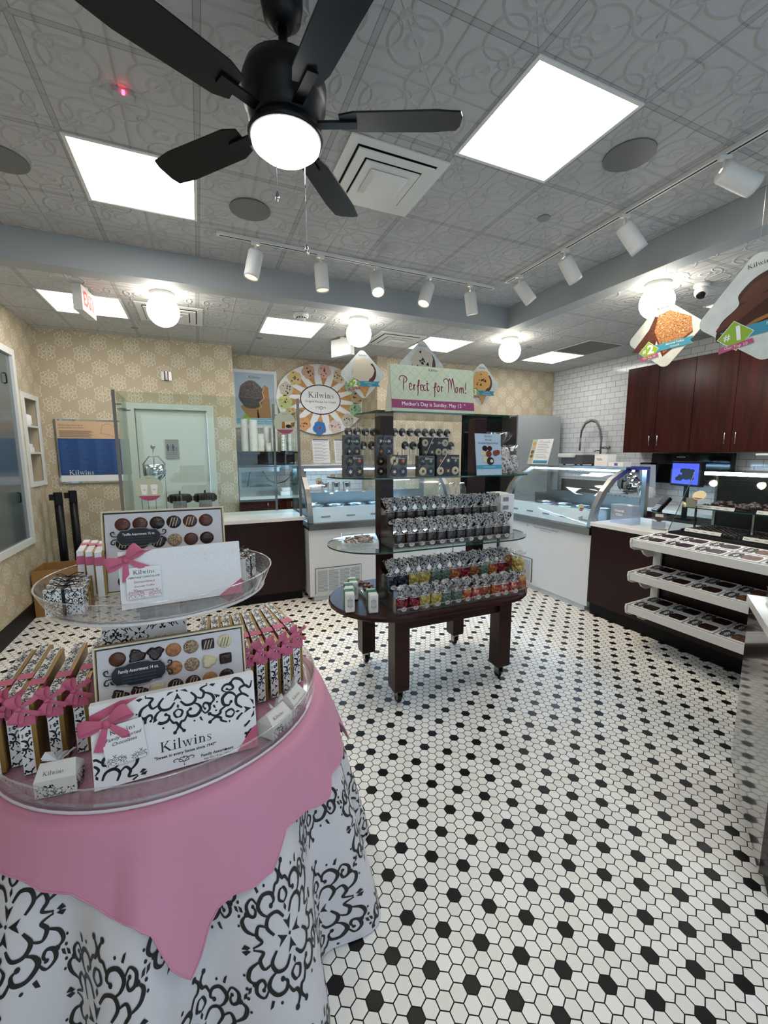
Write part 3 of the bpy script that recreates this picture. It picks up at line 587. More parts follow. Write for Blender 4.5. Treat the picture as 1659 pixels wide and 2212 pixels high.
for x, y, l in ((-1.385, 5.44, 'left of the two'), (-1.30, 5.63, 'right of the two')):
    t = thing('belt_stanchion', 'black belt barrier post behind the open carton, '+l, 'barrier post', (x, y, 0), radians(20)); t['group'] = 'belt stanchions'
    B(m['black']).lathe([(.088, .0), (.088, .012), (.03, .03)], 24, caps=True).build('base', t); B(m['black']).cyl((0, 0, .02), .038, 1.02).build('post', t); B(m['black']).rbox((-.036, -.04, 1.04), (.036, .04, 1.17), .012).box((-.075, -.02, 1.09), (-.036, .02, 1.15)).build('belt_cassette', t)
t = thing('cardboard_box', 'open brown cardboard carton on the floor under the left wall, printed Huhtamaki', 'box', (-1.53, 4.93, 0), radians(0))
b = B(m['cardboard']); w, l, h = .43, .36, .46
b.box((0, 0, 0), (w, l, .006)).box((0, 0, .006), (w, .006, h)).box((0, l-.006, .006), (w, l, h)).box((0, .006, .006), (.006, l-.006, h)).box((w-.006, .006, .006), (w, l-.006, h)).build('carton', t)
b = B(m['cardboard']); b.box((w+.0005, 0, h-.17), (w+.005, l, h-.002)); b.build('folded_flap', t)
b = B(m['ink']); text(b, 'Huhtamaki', .078, frame((.22, -.0012, .30), (1, 0, 0), (0, -1, 0)), m['ink'], bold=.02); text(b, 'Better Packaging. Everyday.', .02, frame((.20, -.0012, .20), (1, 0, 0), (0, -1, 0)), m['ink']); b.build('printing', t)

# ================================================================ BACK LEFT COUNTER, SNEEZE GUARD, WAFFLE IRONS
t = thing('service_counter', 'dark mahogany counter with white stone top left of the ice cream case', 'counter', (0, 0, 0))
B(m['mahogdark']).box((-.62, 4.43, .10), (.975, 5.0, .872)).build('cabinet', t); B(m['base']).box((-.6, 4.48, 0), (.96, 5.0, .10)).build('toe_kick', t); B(m['marble']).rbox((-.68, 4.38, .873), (.995, 5.05, .912), .012).build('countertop', t)
t = thing('sneeze_guard', 'clear glass screen on thin dark posts standing on the left counter', 'glass screen', (0, 0, 0))
for x, y in ((-.655, 4.42), (.955, 4.42), (-.66, 5.0), (.80, 5.0)): B(m['darksteel']).box((x-.012, y-.012, .9125), (x+.012, y+.012, 2.12)).cbox((x+.03, y+.005, 2.0), (.05, .012, .012)).build('post', t)
B(m['screen']).box((-.63, 4.425, .96), (.93, 4.431, 2.11)).build('front_pane', t); B(m['screen']).box((-.640, 4.45, .96), (-.634, 4.98, 2.11)).build('side_pane', t); B(m['screen']).box((.955, 4.45, .96), (.961, 4.98, 2.0)).build('right_pane', t)
def roundsign(x, y, z, r, label, n='round_window_sign', kind=0, nrm=(0, -1, 0)):
    b = B(flat('sage_print', 'b9c2ae')); F_ = frame((x, y, z), (1, 0, 0) if abs(nrm[1]) > .5 else (0, -1, 0), nrm); b.at(F_)
    b.lathe([(r, -.002), (r, 0)], 32, caps=True, smooth=False)
    b.use(flat('rose_print', 'a34a6b')); c = -.62*r; b.face([(r*cos(a), r*sin(a), .001) for a in [radians(218+104*i/10) for i in range(11)]])
    if kind == 0:
        b.use(m['card']);
        for k in (-1, 1): b.face([(k*.35*r-.25*r, .2*r, .0015), (k*.35*r-.17*r, -.5*r, .0015), (k*.35*r+.17*r, -.5*r, .0015), (k*.35*r+.25*r, .2*r, .0015)]); b.disc((k*.35*r, .22*r), .27*r, .09*r, .002); 
        for k in (-1, 1): flourish(b, .15*r, T(k*.35*r, -.12*r, .002))
    else:
        b.use(flat('cream_print', 'd8cdb0')); b.face([(-.3*r, -.5*r, .0015), (.8*r, -.4*r, .0015), (.85*r, .2*r, .0015), (-.1*r, .1*r, .0015)]); b.use(flat('caramel_print', '9a6a32')); b.face([(-.3*r, -.5*r, .002), (0*r, -.5*r, .002), (-.02*r, .1*r, .002), (-.25*r, .1*r, .002)]); b.face([(.5*r, -.48*r, .002), (.85*r, -.3*r, .002), (.9*r, .1*r, .002), (.55*r, 0, .002)]); b.use(m['ink']); b.disc((.3*r, -.3*r), .25*r, .16*r, .0025)
    b.at(); logo(b, .09*r, F_ @ T(0, .8*r, 0), m['ink']); return b.build(n, None, label, 'sign')
roundsign(-.435, 4.421, 1.255, .115, 'round pale green sticker with two paper cups on the left glass screen'); roundsign(.82, 4.421, 1.875, .11, 'round pale green sticker with caramel cake slice high on the glass screen', kind=1)
t = thing('waffle_cone_dropper', 'steel funnel batter dispenser on a wire stand behind the glass screen', 'dispenser', (-.405, 4.72, .9125))
B(m['chrome']).at(T(0, 0, .33)).lathe([(.012, -.02), (.014, .0), (.04, .06), (.095, .11), (.1, .13), (.1, .22), (.097, .22), (.095, .13), (.01, .01)], 28).build('funnel', t)
B(m['steel']).tube([(-.098, 0, .55), (-.04, 0, .63), (.04, 0, .63), (.098, 0, .55)], .006).cyl((0, 0, .44), .006, .26).at(T(0, 0, .70)).lathe([(.008, 0), (.02, .015), (.022, .04), (.001, .042)], 14).build('plunger', t)
b = B(m['steel']); [b.tube([(.1*cos(a), .1*sin(a), .44), (.09*cos(a), .09*sin(a), .003)], .004) for a in (.5, 2.6, 4.7)]; b.tube([(.09*cos(k*pi/8), .09*sin(k*pi/8), .01) for k in range(17)], .004).build('wire_stand', t)
for x, l in ((-.195, 'left, beside the funnel'), (.035, 'right, nearer the door edge')):
    t = thing('waffle_iron', 'black round waffle iron with chrome front, '+l, 'waffle iron', (x, 4.66, .9125)); t['group'] = 'waffle irons'
    B(m['steel']).rbox((-.09, -.11, 0), (.09, .11, .10), .01).build('body', t); b = B(m['chrome']); [b.box((-.055, -.126, .115+.02*k), (.055, -.12, .13+.02*k)) for k in range(4)]; b.box((-.06, -.12, .10), (.06, .0, .20)).build('grille', t)
    B(m['black']).at(T(0, 0, .215)).lathe([(.001, -.04), (.092, -.04), (.102, -.03), (.102, .03), (.092, .04), (.001, .045)], 28).build('lid', t); B(m['black']).at(T(0, 0, .24)).cyl((0, 0, 0), .008, .05).box((-.112, -.02, -.05), (-.098, .02, -.005)).box((.098, -.02, -.05), (.112, .02, -.005)).build('handle', t)
# alcove behind the counter
t = thing('back_counter', 'mahogany back cabinet with white worktop in the alcove', 'cabinet', (0, 0, 0)); B(m['mahog']).box((.455, 5.72, .0), (2.32, 6.24, .975)).build('cabinet', t); B(m['marble']).box((.455, 5.69, .976), (2.32, 6.245, 1.01)).build('worktop', t)
for x in (.80, 1.25): B(m['steel']).tube([(x, 5.72, .93), (x, 5.695, .925), (x, 5.695, .82), (x, 5.72, .815)], .005).build('handle', t)
B(m['subway']).box((.455, 6.238, 1.011), (2.32, 6.2495, 1.40)).build('backsplash', t)
t = thing('wall_shelf', 'dark wall shelf with mahogany cabinet under it holding paper cups', 'shelf', (0, 0, 0)); B(m['black']).box((.455, 5.86, 1.572), (1.25, 6.245, 1.59)).build('board', t); B(m['mahogdark']).box((.53, 5.95, 1.41), (1.22, 6.245, 1.571)).build('box', t)
t = thing('dipping_cabinet', 'stainless topping warmer with a glass front under the cup shelf', 'warmer', (.46, 5.80, 1.0105)); B(m['steel']).box((0, 0, .32), (.52, .40, .38)).build('hood', t); B(m['steel']).box((0, 0, 0), (.50, .40, .12)).box((0, 0, .12), (.03, .40, .32)).build('base', t); B(m['screen']).box((.03, .01, .12), (.49, .015, .32)).build('glass_front', t)
B(m['black']).tube([(.14, -.01, .32), (.10, -.03, .13)], .006).build('lever', t); B(m['black']).tube([(.30, .0, .33), (.36, -.02, .22), (.46, -.02, .16), (.58, .0, .18), (.68, .1, .24)], .006).build('cable', t); B(m['tablewood']).box((.14, .06, .121), (.42, .3, .14)).build('waffle_tray', t)
B(m['card']).at(T(1.07, 5.82, 1.0105)).rbox((-.09, -.06, 0), (.09, .1, .05), .02).rbox((-.07, -.05, .05), (.06, .08, .10), .02).build('folded_towels', None, 'folded white towels beside the topping warmer', 'towels')
def cupstack(x, y, z, r, h, label, c='beige', nm='paper_cup_stack'):
    b = B(m[c] if c in m else c); b.at(T(x, y, z)); pr = [(r*.78, 0)]; k = 0; n = max(2, int(h/.018))
    for k in range(n): zz = h*k/n; pr += [(r*.93, zz+.001), (r, zz+h/n*.8), (r*.99, zz+h/n)]
    b.lathe(pr+[(r*.85, h)], 18, caps=True); b.build(nm, None, label, 'cups', 'stacks of cups on the back shelf')
cupstack(.575, 6.0, 1.5905, .048, .43, 'tall stack of cream paper cups, leftmost on the shelf'); cupstack(.685, 5.95, 1.5905, .055, .42, 'thick tall stack of cream paper cups, second from left'); cupstack(.775, 5.93, 1.5905, .042, .24, 'shorter stack of white cups banded with a dark line'); cupstack(.87, 5.93, 1.5905, .036, .12, 'shortest small white cup stack at the shelf front')
cupstack(.865, 6.08, 1.5905, .04, .34, 'slim cup stack behind the shortest one'); cupstack(.955, 5.96, 1.5905, .043, .31, 'cream cup stack right of the shortest one'); cupstack(.985, 6.1, 1.5905, .043, .40, 'tall cup stack at the back right of the shelf')
cupstack(1.07, 5.95, 1.5905, .045, .23, 'steel malt cups stacked beside the paper cups', 'chrome', 'malt_cup_stack'); cupstack(1.17, 5.97, 1.5905, .045, .25, 'steel malt cup stack at the shelf right end', 'chrome', 'malt_cup_stack')

# ================================================================ SIGNS ON THE BACK WALL
def scoop(b, x, y, r, col, flake=None, z=.001, seed=0):
    rn = random.Random(seed); P = [(x+r*(1+.07*sin(5*a+seed)+.04*sin(9*a))*cos(a), y+r*(1+.07*sin(5*a+seed)+.04*sin(9*a))*sin(a), z) for a in [2*pi*i/22 for i in range(22)]]
    b.use(flat('scoop_'+col, col)); b.face(P)
    if flake:
        b.use(flat('scoop_'+flake, flake))
        for _ in range(9):
            a, d_ = rn.uniform(0, 6.3), rn.uniform(0, .8)*r; c = (x+d_*cos(a), y+d_*sin(a)); s_ = r*rn.uniform(.08, .2); a2 = rn.uniform(0, 3)
            b.face([(c[0]+s_*cos(a2+t)*(1 if k % 2 else .5), c[1]+s_*sin(a2+t)*(1 if k % 2 else .5), z+.0006) for k, t in enumerate([2*pi*i/6 for i in range(6)])])
t = thing('poster_frame', 'framed poster of a chocolate dipped ice cream bar left of the round sign', 'poster', (.76, YB-.001, 2.31))
F0 = frame((0, -.02, 0), (1, 0, 0), (0, -1, 0))
b = B(m['white']); b.box((-.30, -.02, -.39), (.30, 0, -.35)).box((-.30, -.02, .35), (.30, 0, .39)).box((-.30, -.02, -.35), (-.26, 0, .35)).box((.26, -.02, -.35), (.30, 0, .35)).build('frame', t)
b = B(flat('poster_sky', 'a9bcca')); b.box((-.26, -.01, -.35), (.26, -.001, .35)); b.at(frame((0, -.01, 0), (1, 0, 0), (0, -1, 0)))
b.use(flat('bar_tan', 'a8784c')); b.face([(0.02, -.25, .001), (.21, -.25, .001), (.18, .17, .001), (.13, .2, .001), (.02, .05, .001)]); b.face([(-.2, -.1, .001), (-.1, -.25, .001), (.05, -.25, .001), (0, .05, .001)])
b.use(CH['dark']); b.face([(-.05+.165*(1+.04*sin(6*a))*cos(a), .06+.19*(1+.03*sin(5*a))*sin(a), .002) for a in [2*pi*i/30 for i in range(30)]]); b.use(flat('choc_sheen', '5b3a34')); b.ribbon(arc(-.06, .06, .11, 60, 150, 8), wv(.005, .03), off=.0026); b.use(flat('biscuit', 'c79e6c')); b.ribbon([(.13, .18), (.1, .1), (.12, .02), (.06, -.04), (.08, -.1), (.02, -.13)], wv(.01, .025), off=.003)
b.use(flat('teal_band', '3f93ad')); b.face([(-.26, -.33, .003), (.26, -.33, .003), (.26, -.26, .003), (-.26, -.26, .003)]); b.use(flat('lime', '8db23a')); b.face([(-.22, -.29, .004), (-.13, -.35+.01, .004), (-.04, -.29, .004), (-.13, -.2, .004)])
b.at(); PF = frame((0, -.012, 0), (1, 0, 0), (0, -1, 0)); logo(b, .035, PF @ T(0, .295, 0), m['ink']); text(b, 'Caramel Cashew', .034, PF @ T(.12, -.28, .003), m['card']); text(b, 'Sandwich Cookie', .034, PF @ T(.12, -.312, .003), m['card']); b.build('print', t)
# the big oval sign
t = thing('round_ice_cream_sign', 'large oval sign of radiating ice cream cones around the shop name', 'sign', (1.70, YB-.02, 2.345))
b = B(m['card']); b.at(F0 @ T(0, 0, .0)).lathe([(.66, -.006), (.66, 0)], 56, 1, .76, False, True)
cols = [('c9b08c', '5b3a22'), ('9fc79f', '2c3a20'), ('dcc9a2', '3a2a1c'), ('e0b8b0', '8c3040'), ('d2a890', '5a2c20'), ('d9bd84', '3c2418'), ('c9c0ae', '241c18'), ('cfd08a', '3a3020'), ('d8b47c', '4a2c18'), ('d7a070', '6c3a1c'), ('3e78b8', 'c04830'), ('d9c8c0', '8c5048'), ('c8c0b0', '3a3430'), ('9ec9a0', '24301c')]
angs = [i*360/14+8 for i in range(14)]
for i, a in enumerate(angs):
    a = radians(a); ca, sa = cos(a), sin(a); rx, ry = .66, .50; px, py = -sa, ca
    b.use(mk_noise('waffle_cone', ['b07c40', 'd0a062'], 30, .5, 0) if 'cone' not in m else m['cone']); m['cone'] = b.mats[b.k]
    b.face([(.22*ca*rx/.6, .22*sa*ry/.6, .0012), (.58*ca*1.0-.085*px*1.0, .58*sa*.76-.085*py, .0012), (.58*ca+.085*px, .58*sa*.76+.085*py, .0012)])
    scoop(b, .54*ca, .54*sa*.76, .098, *cols[i], z=.002, seed=i)
b.use(m['ink']); b.disc((-.02, 0), .305, .215, .004, 48); b.use(m['card']); b.disc((-.02, 0), .29, .20, .005, 48); b.at()
logo(b, .082, F0 @ T(-.02, .058, .005), m['ink']); text(b, 'Original Recipe Ice Cream', .043, F0 @ T(-.02, -.03, .005), m['ink']); flourish(b, .085, F0 @ T(-.02, -.115, .005)); b.build('print', t)
# menu sheets standing on the case
for i, (x, w) in enumerate(((1.25, 0), (1.50, 1))):
    b = B(m['card']); F_ = frame((x, 4.62, 1.4615), (1, .0, 0), (0, -.97, .2)); b.at(F_).box((-.095, .0, -.002), (.095, .27, .002)); b.use(flat('menu_navy', '3b4368')).face([(-.09, .255, .0025), (.09, .255, .0025), (.09, .267, .0025), (-.09, .267, .0025)])
    b.use(flat('menu_text', '9a9a9c'))
    for k in range(18): b.face([(-.08+(.1 if k % 3 == 1 and i == 0 else 0), .24-k*.0125, .0025), (.08-.03*((k*7) % 3), .24-k*.0125, .0025), (.08-.03*((k*7) % 3), .236-k*.0125, .0025), (-.08+(.1 if k % 3 == 1 and i == 0 else 0), .236-k*.0125, .0025)])
    b.build('menu_card', None, ('left' if i == 0 else 'right')+' of two printed white menu cards standing on the left ice cream case', 'menu')

# ================================================================ ICE CREAM CASES
def icecase(label, o, rz, L, vent, sticker):
    """front along local x from 0 to L, front plane y=0, depth +y"""
    t = thing('ice_cream_case', label, 'display case', o, rz)
    B(m['whitegloss']).box((.0, .02, .06), (L, .80, .775)).box((.05, .05, 0), (L-.05, .78, .06)).build('lower_cabinet', t)
    b = B(m['steel']); b.box((0, 0, .776), (L, .80, .80)).box((0, -.008, .776), (L, .02, .845)).box((0, .70, .80), (L, .80, .90)); b.build('bumper_rail', t)
    prof = [(.015, .845), (.03, .92), (.07, 1.05), (.15, 1.19), (.27, 1.31), (.42, 1.385), (.50, 1.405)]
    b = B(m['curved']); b.loft([[(x, y, z) for y, z in prof] for x in (.045, L-.045)], False, smooth=True).loft([[(x, y+.004, z-.004) for y, z in prof] for x in (.045, L-.045)], False, smooth=True, flip=True); b.build('curved_glass', t)
    for x0 in (0, L-.05):
        b = B(m['steel']); n = len(prof); q = [(y-.008, z+.006) for y, z in prof]; r_ = [(y+.045, z-.02) for y, z in prof]
        for k in range(n-1):
            A_ = [(x0, *q[k]), (x0+.05, *q[k]), (x0+.05, *r_[k]), (x0, *r_[k])]; C_ = [(x0, *q[k+1]), (x0+.05, *q[k+1]), (x0+.05, *r_[k+1]), (x0, *r_[k+1])]; b.loft([A_, C_], True, True)
        b.box((x0, .75, .90), (x0+.05, .80, 1.39)); b.build('end_frame', t)
        B(m['screen']).raw([(x0+.024, .06, .85)]+[(x0+.024, y+.045, z-.02) for y, z in prof[1:]]+[(x0+.024, .75, 1.39), (x0+.024, .75, .85)], [tuple(range(len(prof)+2))]).build('end_pane', t)
    B(m['steel']).box((0, .44, 1.395), (L, .80, 1.425)).build('top_deck', t); B(m['led']).box((.08, .46, 1.378), (L-.08, .50, 1.394)).build('light_tube', t)
    b = B(flat('well_white', 'dfe6ee', .3)); b.raw([(.05, .05, .845), (L-.05, .05, .845), (L-.05, .12, 1.0), (.05, .12, 1.0)], [(0, 1, 2, 3)]).raw([(.05, .12, 1.0), (L-.05, .12, 1.0), (L-.05, .16, .99), (.05, .16, .99)], [(0, 1, 2, 3)]).box((.05, .16, .82), (L-.05, .165, .99)); b.box((.05, .12, .801), (L-.05, .70, .82))
    b.use(flat('tag_grey', '7d858e')); n = max(2, int(L/.27))
    for k in range(n): x = .15+(L-.35)*k/(n-1); F_ = frame((x, .0695, .895), (1, 0, 0), (0, -.911, .412)); b.at(F_).face([(0, 0, .001), (.1, 0, .001), (.1, .016, .001), (0, .016, .001)]); b.at()
    b.use(m['grey']); F_ = frame((L-.22, .078, .915), (1, 0, 0), (0, -.911, .412)); b.at(F_).face([(0, -.0, .0015), (.05, .03, .0015), (.05, -.03, .0015)][::1]); b.at(); b.build('front_well', t)
    for k in range(int((L-.2)/.26)):
        x = .2+.26*k
        for y in (.30, .55): tb = B(m['steel']).at(T(x, y, .821)).lathe([(.09, 0), (.1, .14), (.11, .15), (.103, .14), (.09, .10)], 20); tb.use(flat('gelato%d' % ((k+int(y*10)) % 4), ['e8dcc8', '6e4a38', 'c9a58e', 'a9c8a0'][(k+int(y*10)) % 4])).sphere((0, 0, .10), .088, 14, sz=.35); tb.build('ice_cream_tub', t)
    B(m['steel']).box((.05, .745, .90), (L-.05, .75, 1.10)).build('rear_door_frame', t)
    b = B(flat('vent_panel', 'c3cacf')); x0, x1 = vent; b.box((x0, .008, .09), (x1, .0195, .36)); b.use(m['ink']); b.box((x0-.004, .012, .36), (x1+.004, .0195, .364)).box((x0-.004, .012, .086), (x0, .0195, .36)).box((x1, .012, .086), (x1+.004, .0195, .36)); b.use(flat('vent_slit', '858c90'))
    for k in range(4):
        a = x0+.02+(x1-x0-.02)*k/4
        for q in range(16): b.box((a, .0072, .11+q*.0145), (a+(x1-x0)/4-.02, .0079, .1165+q*.0145))
    b.build('vent_grille', t)
    roundsign(*sticker, r=.035, label='small round sticker on the curved glass of the '+('left' if rz == 0 else 'right')+' ice cream case', kind=1, nrm=(0, -1, 0) if rz == 0 else (-1, 0, 0)); return t
icecase('long white ice cream case with curved glass behind the centre display', (1.0, 4.26, 0), 0, 1.75, (.06, .57), (1.12, 4.28, 1.285))
icecase('white ice cream case with curved glass and blue light at right', (3.42, 4.26, 0), -pi/2, 1.35, (.07, .58), (3.455, 3.06, 1.03))
B(m['whitegloss']).box((2.76, 4.27, 0), (3.40, 4.40, .80)).use(m['steel']).box((2.76, 4.255, .80), (3.41, 5.05, .86)).build('filler_cabinet', None, 'white filler cabinet in the corner between the two ice cream cases', 'cabinet')
b = B(m['ink']); F_ = frame((3.411+.0285, 3.62, .74), (0, -1, 0), (-1, 0, 0)); b.mats[0] = m['ink']
b.at(F_); b.ribbon(arc(-.16, 0, .012, 0, 350, 14), .003, off=.0); b.face([(-.165, -.004, 0), (-.155, -.004, 0), (-.16, .006, 0)]); b.at(); text(b, 'Please do not lean on the ice cream cabinet glass', .018, F_ @ T(.12, .0, 0), m['ink']); text(b, 'thank you from our team', .016, F_ @ T(.12, -.024, 0), m['ink']); b.build('printed_notice', None, 'small black printed notice on the white side of the right ice cream case', 'notice')
# things inside / behind the left case
t = thing('blender_base', 'grey and black drink mixer behind the left ice cream case', 'mixer', (1.24, 5.72+.12, 1.0105)); B(m['grey']).rbox((-.10, -.1, 0), (.10, .1, .03), .02).rbox((-.09, .0, .03), (.09, .09, .32), .02).build('stand', t); B(m['black']).rbox((-.09, -.09, .2), (.09, .0, .33), .02).build('head', t)
for i, (x, l) in enumerate(((1.62, 'left one, with a black handled scoop beside it'), (1.78, 'middle one'), (1.94, 'right one'))):
    B(m['chrome']).at(T(x, 5.86, 1.0105)).lathe([(.045, 0), (.06, .14), (.063, .15), (.058, .15), (.05, .02)], 20).build('steel_cup', None, 'steel mixing cup on the back worktop, '+l, 'cup', 'steel cups behind the left case')
# ================================================================ RIGHT SIDE: COUNTER, SHELVES, CHOCOLATE CASE
t = thing('sales_counter', 'long dark mahogany counter with white stone top at the right', 'counter', (0, 0, 0))
B(m['mahogdark']).box((3.42, -.4, .12), (4.05, 2.89, .872)).build('cabinet', t); B(m['base']).box((3.45, -.4, 0), (4.05, 2.88, .119)).build('toe_kick', t); B(m['marble']).rbox((3.408, -.4, .873), (4.12, 2.905, .912), .01).build('countertop', t)
rack = thing('candy_shelf_rack', 'white three tier bracket shelf rack on the dark counter front', 'shelf rack', (3.407, 2.24, 0))
SLX = .30; SH = (.875, .605, .335)
for i, z in enumerate(SH):
    b = B(m['white']); y0, y1 = -2.3, .0
    # sloping board with a front lip and a rounded end cheek
    b.loft([[(-SLX, y, z-.045), (-SLX, y, z+.012), (-SLX+.012, y, z+.014), (-SLX+.014, y, z-.028), (-.01, y, z+.01), (-.01, y, z-.01), (-SLX+.02, y, z-.05)] for y in (y0, y1)], True, True); b.build('shelf', rack)
    for y in (.002, -1.9):
        P = [(-SLX-.005, z+.02), (-SLX-.012, z-.01), (-SLX, z-.055), (-.26, z-.075), (-.21, z-.078), (-.17, z-.09), (-.14, z-.125), (-.09, z-.15), (-.02, z-.15), (-.02, z+.04), (-.05, z+.035)]
        bb = B(m['white']).raw([(x, y, zz) for x, zz in P]+[(x, y+.014, zz) for x, zz in P], [tuple(range(len(P))), tuple(range(2*len(P)-1, len(P)-1, -1))]+[(k, (k+1) % len(P)+0, (k+1) % len(P)+len(P), k+len(P)) for k in range(len(P))]); bb.build('bracket', rack)
for y in (-.02, -1.9): B(m['white']).box((-.02, y-.03, .2), (-.001, y+.03, .90)).build('upright', rack)
# window boxes of candy, two rows per shelf
def candybox(fill):
    t = thing('candy_window_box', None, 'candy box'); w, l, h = .125, .19, .03          # x depth, y length
    b = B(m['card']); b.box((-w/2, -l/2, 0), (w/2, l/2, h)); b.build('carton', t)
    P = [(-.045, -.075), (-.02, -.085), (.02, -.085), (.045, -.075), (.045, .005), (.02, .02), (-.02, .02), (-.045, .005)]
    wb = B(fill); wb.face([(x, y, h+.0008) for x, y in P]); wb.build('window', t)
    sb = B(m['ink']); motif(sb, .0, .052, .055, .034, fn=lambda x, y: (x, y, h+.0016), n=3, lw=3); sb.build('scroll_print', t)
    return t
fills = [CH['dark'], CH['dark'], mk_noise('dark_bark', ['1c0f0c', '3a211a'], 60, .4, .004), mk_noise('almond_bark', ['3a2217', '6b4a33', '8d6a4a'], 70, .4, .005)]
cb = [candybox(f) for f in fills]; used = set()
sl = math.atan2(.038, .28)
for si, (z, sn) in enumerate(zip(SH, ('top', 'middle', 'bottom'))):
    for row, (x, rn) in enumerate(((-.225, 'front'), (-.085, 'rear'))):
        for k in range(8):
            kind = min(k, 3); src = cb[kind]; l = f'scroll candy box with window, {ORD[k+1]} from the left, {rn} row, {sn} white shelf'
            mt = Matrix.Translation((3.42+x, 2.235-.10-.204*k-.01*row, z-.012+(x+.28)*.136+.001)) @ RY(-sl)
            if kind not in used: used.add(kind); src.matrix_world = mt; src['label'] = l; src['group'] = 'window boxes on the white shelves'; bpy.context.view_layer.update()
            else: dup(src, mtx=mt, label=l, group='window boxes on the white shelves')
# glass chocolate case on the counter
t = thing('chocolate_case', 'slanted glass chocolate display case with white light tube on the sales counter', 'display case', (0, 0, 0))
Y0, Y1 = 2.22, .0
B(m['black']).box((3.50, Y1, .9125), (4.10, Y0, .93)).build('base', t); b = B(m['curved']); b.raw([(3.50, Y0, .935), (3.50, Y1, .935), (3.78, Y1, 1.415), (3.78, Y0, 1.415)], [(0, 1, 2, 3)]); b.build('front_glass', t)
B(m['screen']).raw([(3.50, Y0, .935), (3.78, Y0, 1.415), (4.08, Y0, 1.415), (4.08, Y0, .935)], [(0, 1, 2, 3)]).build('end_glass', t); B(m['screen']).box((3.78, Y1, 1.416), (4.10, Y0, 1.422)).build('top_glass', t)
B(m['glassedge']).tube([(3.50, Y0, .935), (3.78, Y0, 1.415)], .003, 5).build('glass_edge', t)
b = B(m['ledw']); b.box((3.80, Y0-.06, 1.385), (3.815, Y0-.62, 1.412)).box((3.80, Y0-.66, 1.385), (3.815, Y1+.1, 1.412)); b.build('light_tube', t)
b = B(M('smoked_back_door', '101314', .3, spec=.2).m); b.box((4.08, Y1, .94), (4.09, Y0, 1.40)); b.use(m['steel']).box((4.07, Y0-.74, .94), (4.079, Y0-.72, 1.40)).box((4.07, Y0-.02, .94), (4.079, Y0, 1.40)); b.build('sliding_door', t)
B(m['glass']).box((3.68, Y1, 1.115), (4.05, Y0-.01, 1.123)).use(m['glassedge']).box((3.676, Y1, 1.115), (3.68, Y0-.01, 1.123)).build('upper_shelf', t)
b = B(m['chrome']); [b.box((3.70, y, .94), (3.712, y-.012, 1.115)) for y in (2.15, 1.75, 1.35, .95)]; b.build('shelf_post', t)
for k in range(5):
    b = B(m['beige']); y = Y0-.06-.40*k; b.at(frame((3.54, y-.17, .944), (0, -1, 0), (-.9, 0, .45))).box((-.13, 0, 0), (.13, .028, .002)); b.use(m['ink']); [b.face([(-.12+.06*j, .012, .0025), (-.09+.06*j, .01, .0025), (-.09+.06*j, .013, .0025), (-.12+.06*j, .015, .0025)]) for j in range(4)]; b.build('price_card', None, f'cream price card before the lower chocolate trays, {ORD[k+1]} from the left', 'price card', 'price cards in the chocolate case')
    b = B(m['beige']); b.at(frame((3.675, y-.17, 1.124), (0, -1, 0), (-.9, 0, .45))).box((-.13, 0, 0), (.13, .028, .002)); b.use(m['ink']); [b.face([(-.12+.06*j, .012, .0025), (-.09+.06*j, .01, .0025), (-.09+.06*j, .013, .0025), (-.12+.06*j, .015, .0025)]) for j in range(4)]; b.build('price_card', None, f'cream price card along the upper glass shelf edge, {ORD[k+1]} from the left', 'price card', 'price cards in the chocolate case')
def truffle(mt, n=10):
    b = B(mt); b.lathe([(.012, 0), (.0165, .003), (.017, .009), (.0145, .015), (.008, .0185), (.001, .0195)], n); return b
tr = {}
def put(kind, loc, label, cat='chocolate', group=None, s=1, rz=0, name='chocolate_truffle', sz=1):
    if kind not in tr: o = truffle(CH[kind]).build(name); tr[kind] = o.data
    else: o = bpy.data.objects.new(name, tr[kind]); COL.objects.link(o)
    o.location = loc; o.rotation_euler = (0, 0, rz); o.scale = (s, s, s*sz); return tag(o, label, cat, group)
for k in range(4):
    y = Y0-.05-.41*k; b = B(m['black']); b.box((3.58, y-.38, .932), (3.97, y, .937)).box((3.58, y-.38, .937), (3.585, y, .95)).box((3.965, y-.38, .937), (3.97, y, .95)).use(m['steel']).box((3.58, y-.385, .937), (3.97, y-.38, .952)).box((3.58, y, .937), (3.97, y+.005, .952))
    b.build('chocolate_tray', None, f'black chocolate tray on the glass case floor, {ORD[k+1]} from the left', 'tray', 'lower chocolate trays')
    for i in range(7):
        for j in range(8 if k < 3 else 3): put(['dark', 'dark', 'nut' if (i+j) % 3 == 0 else 'dark', 'milk'][k], (3.62+i*.052, y-.03-j*.045, .9375), f'small chocolate in the {ORD[k+1]} lower tray from the left, glass case', group='chocolates in the lower trays', s=1.15)
rn = random.Random(5)
for k in range(2):
    y = Y0-.05-.78*k; b = B(m['black']); b.box((3.71, y-.74, 1.124), (4.03, y, 1.129)); b.build('chocolate_tray', None, ('left' if k == 0 else 'right')+' black tray heaped with dark clusters on the upper glass shelf', 'tray', 'upper chocolate trays')
    for q in range(60): rr_ = rn.random(); put('dark' if q % 9 else 'milk', (3.75+rn.uniform(0, .24), y-.04-rn.uniform(0, .66), 1.1295+.0*rr_+(.016 if q > 34 else 0)), f'dark chocolate cluster heaped on the {"left" if k == 0 else "right"} tray of the case shelf', group='chocolate clusters on the upper shelf', s=rn.uniform(1.3, 1.9), rz=rn.uniform(0, 3), name='chocolate_cluster')
B(flat('sage_card', '8e8f76')).box((3.66, 2.12, 1.125), (3.665, 2.2, 1.20)).build('sage_card', None, 'small sage green card standing at the left end of the upper glass shelf', 'card')
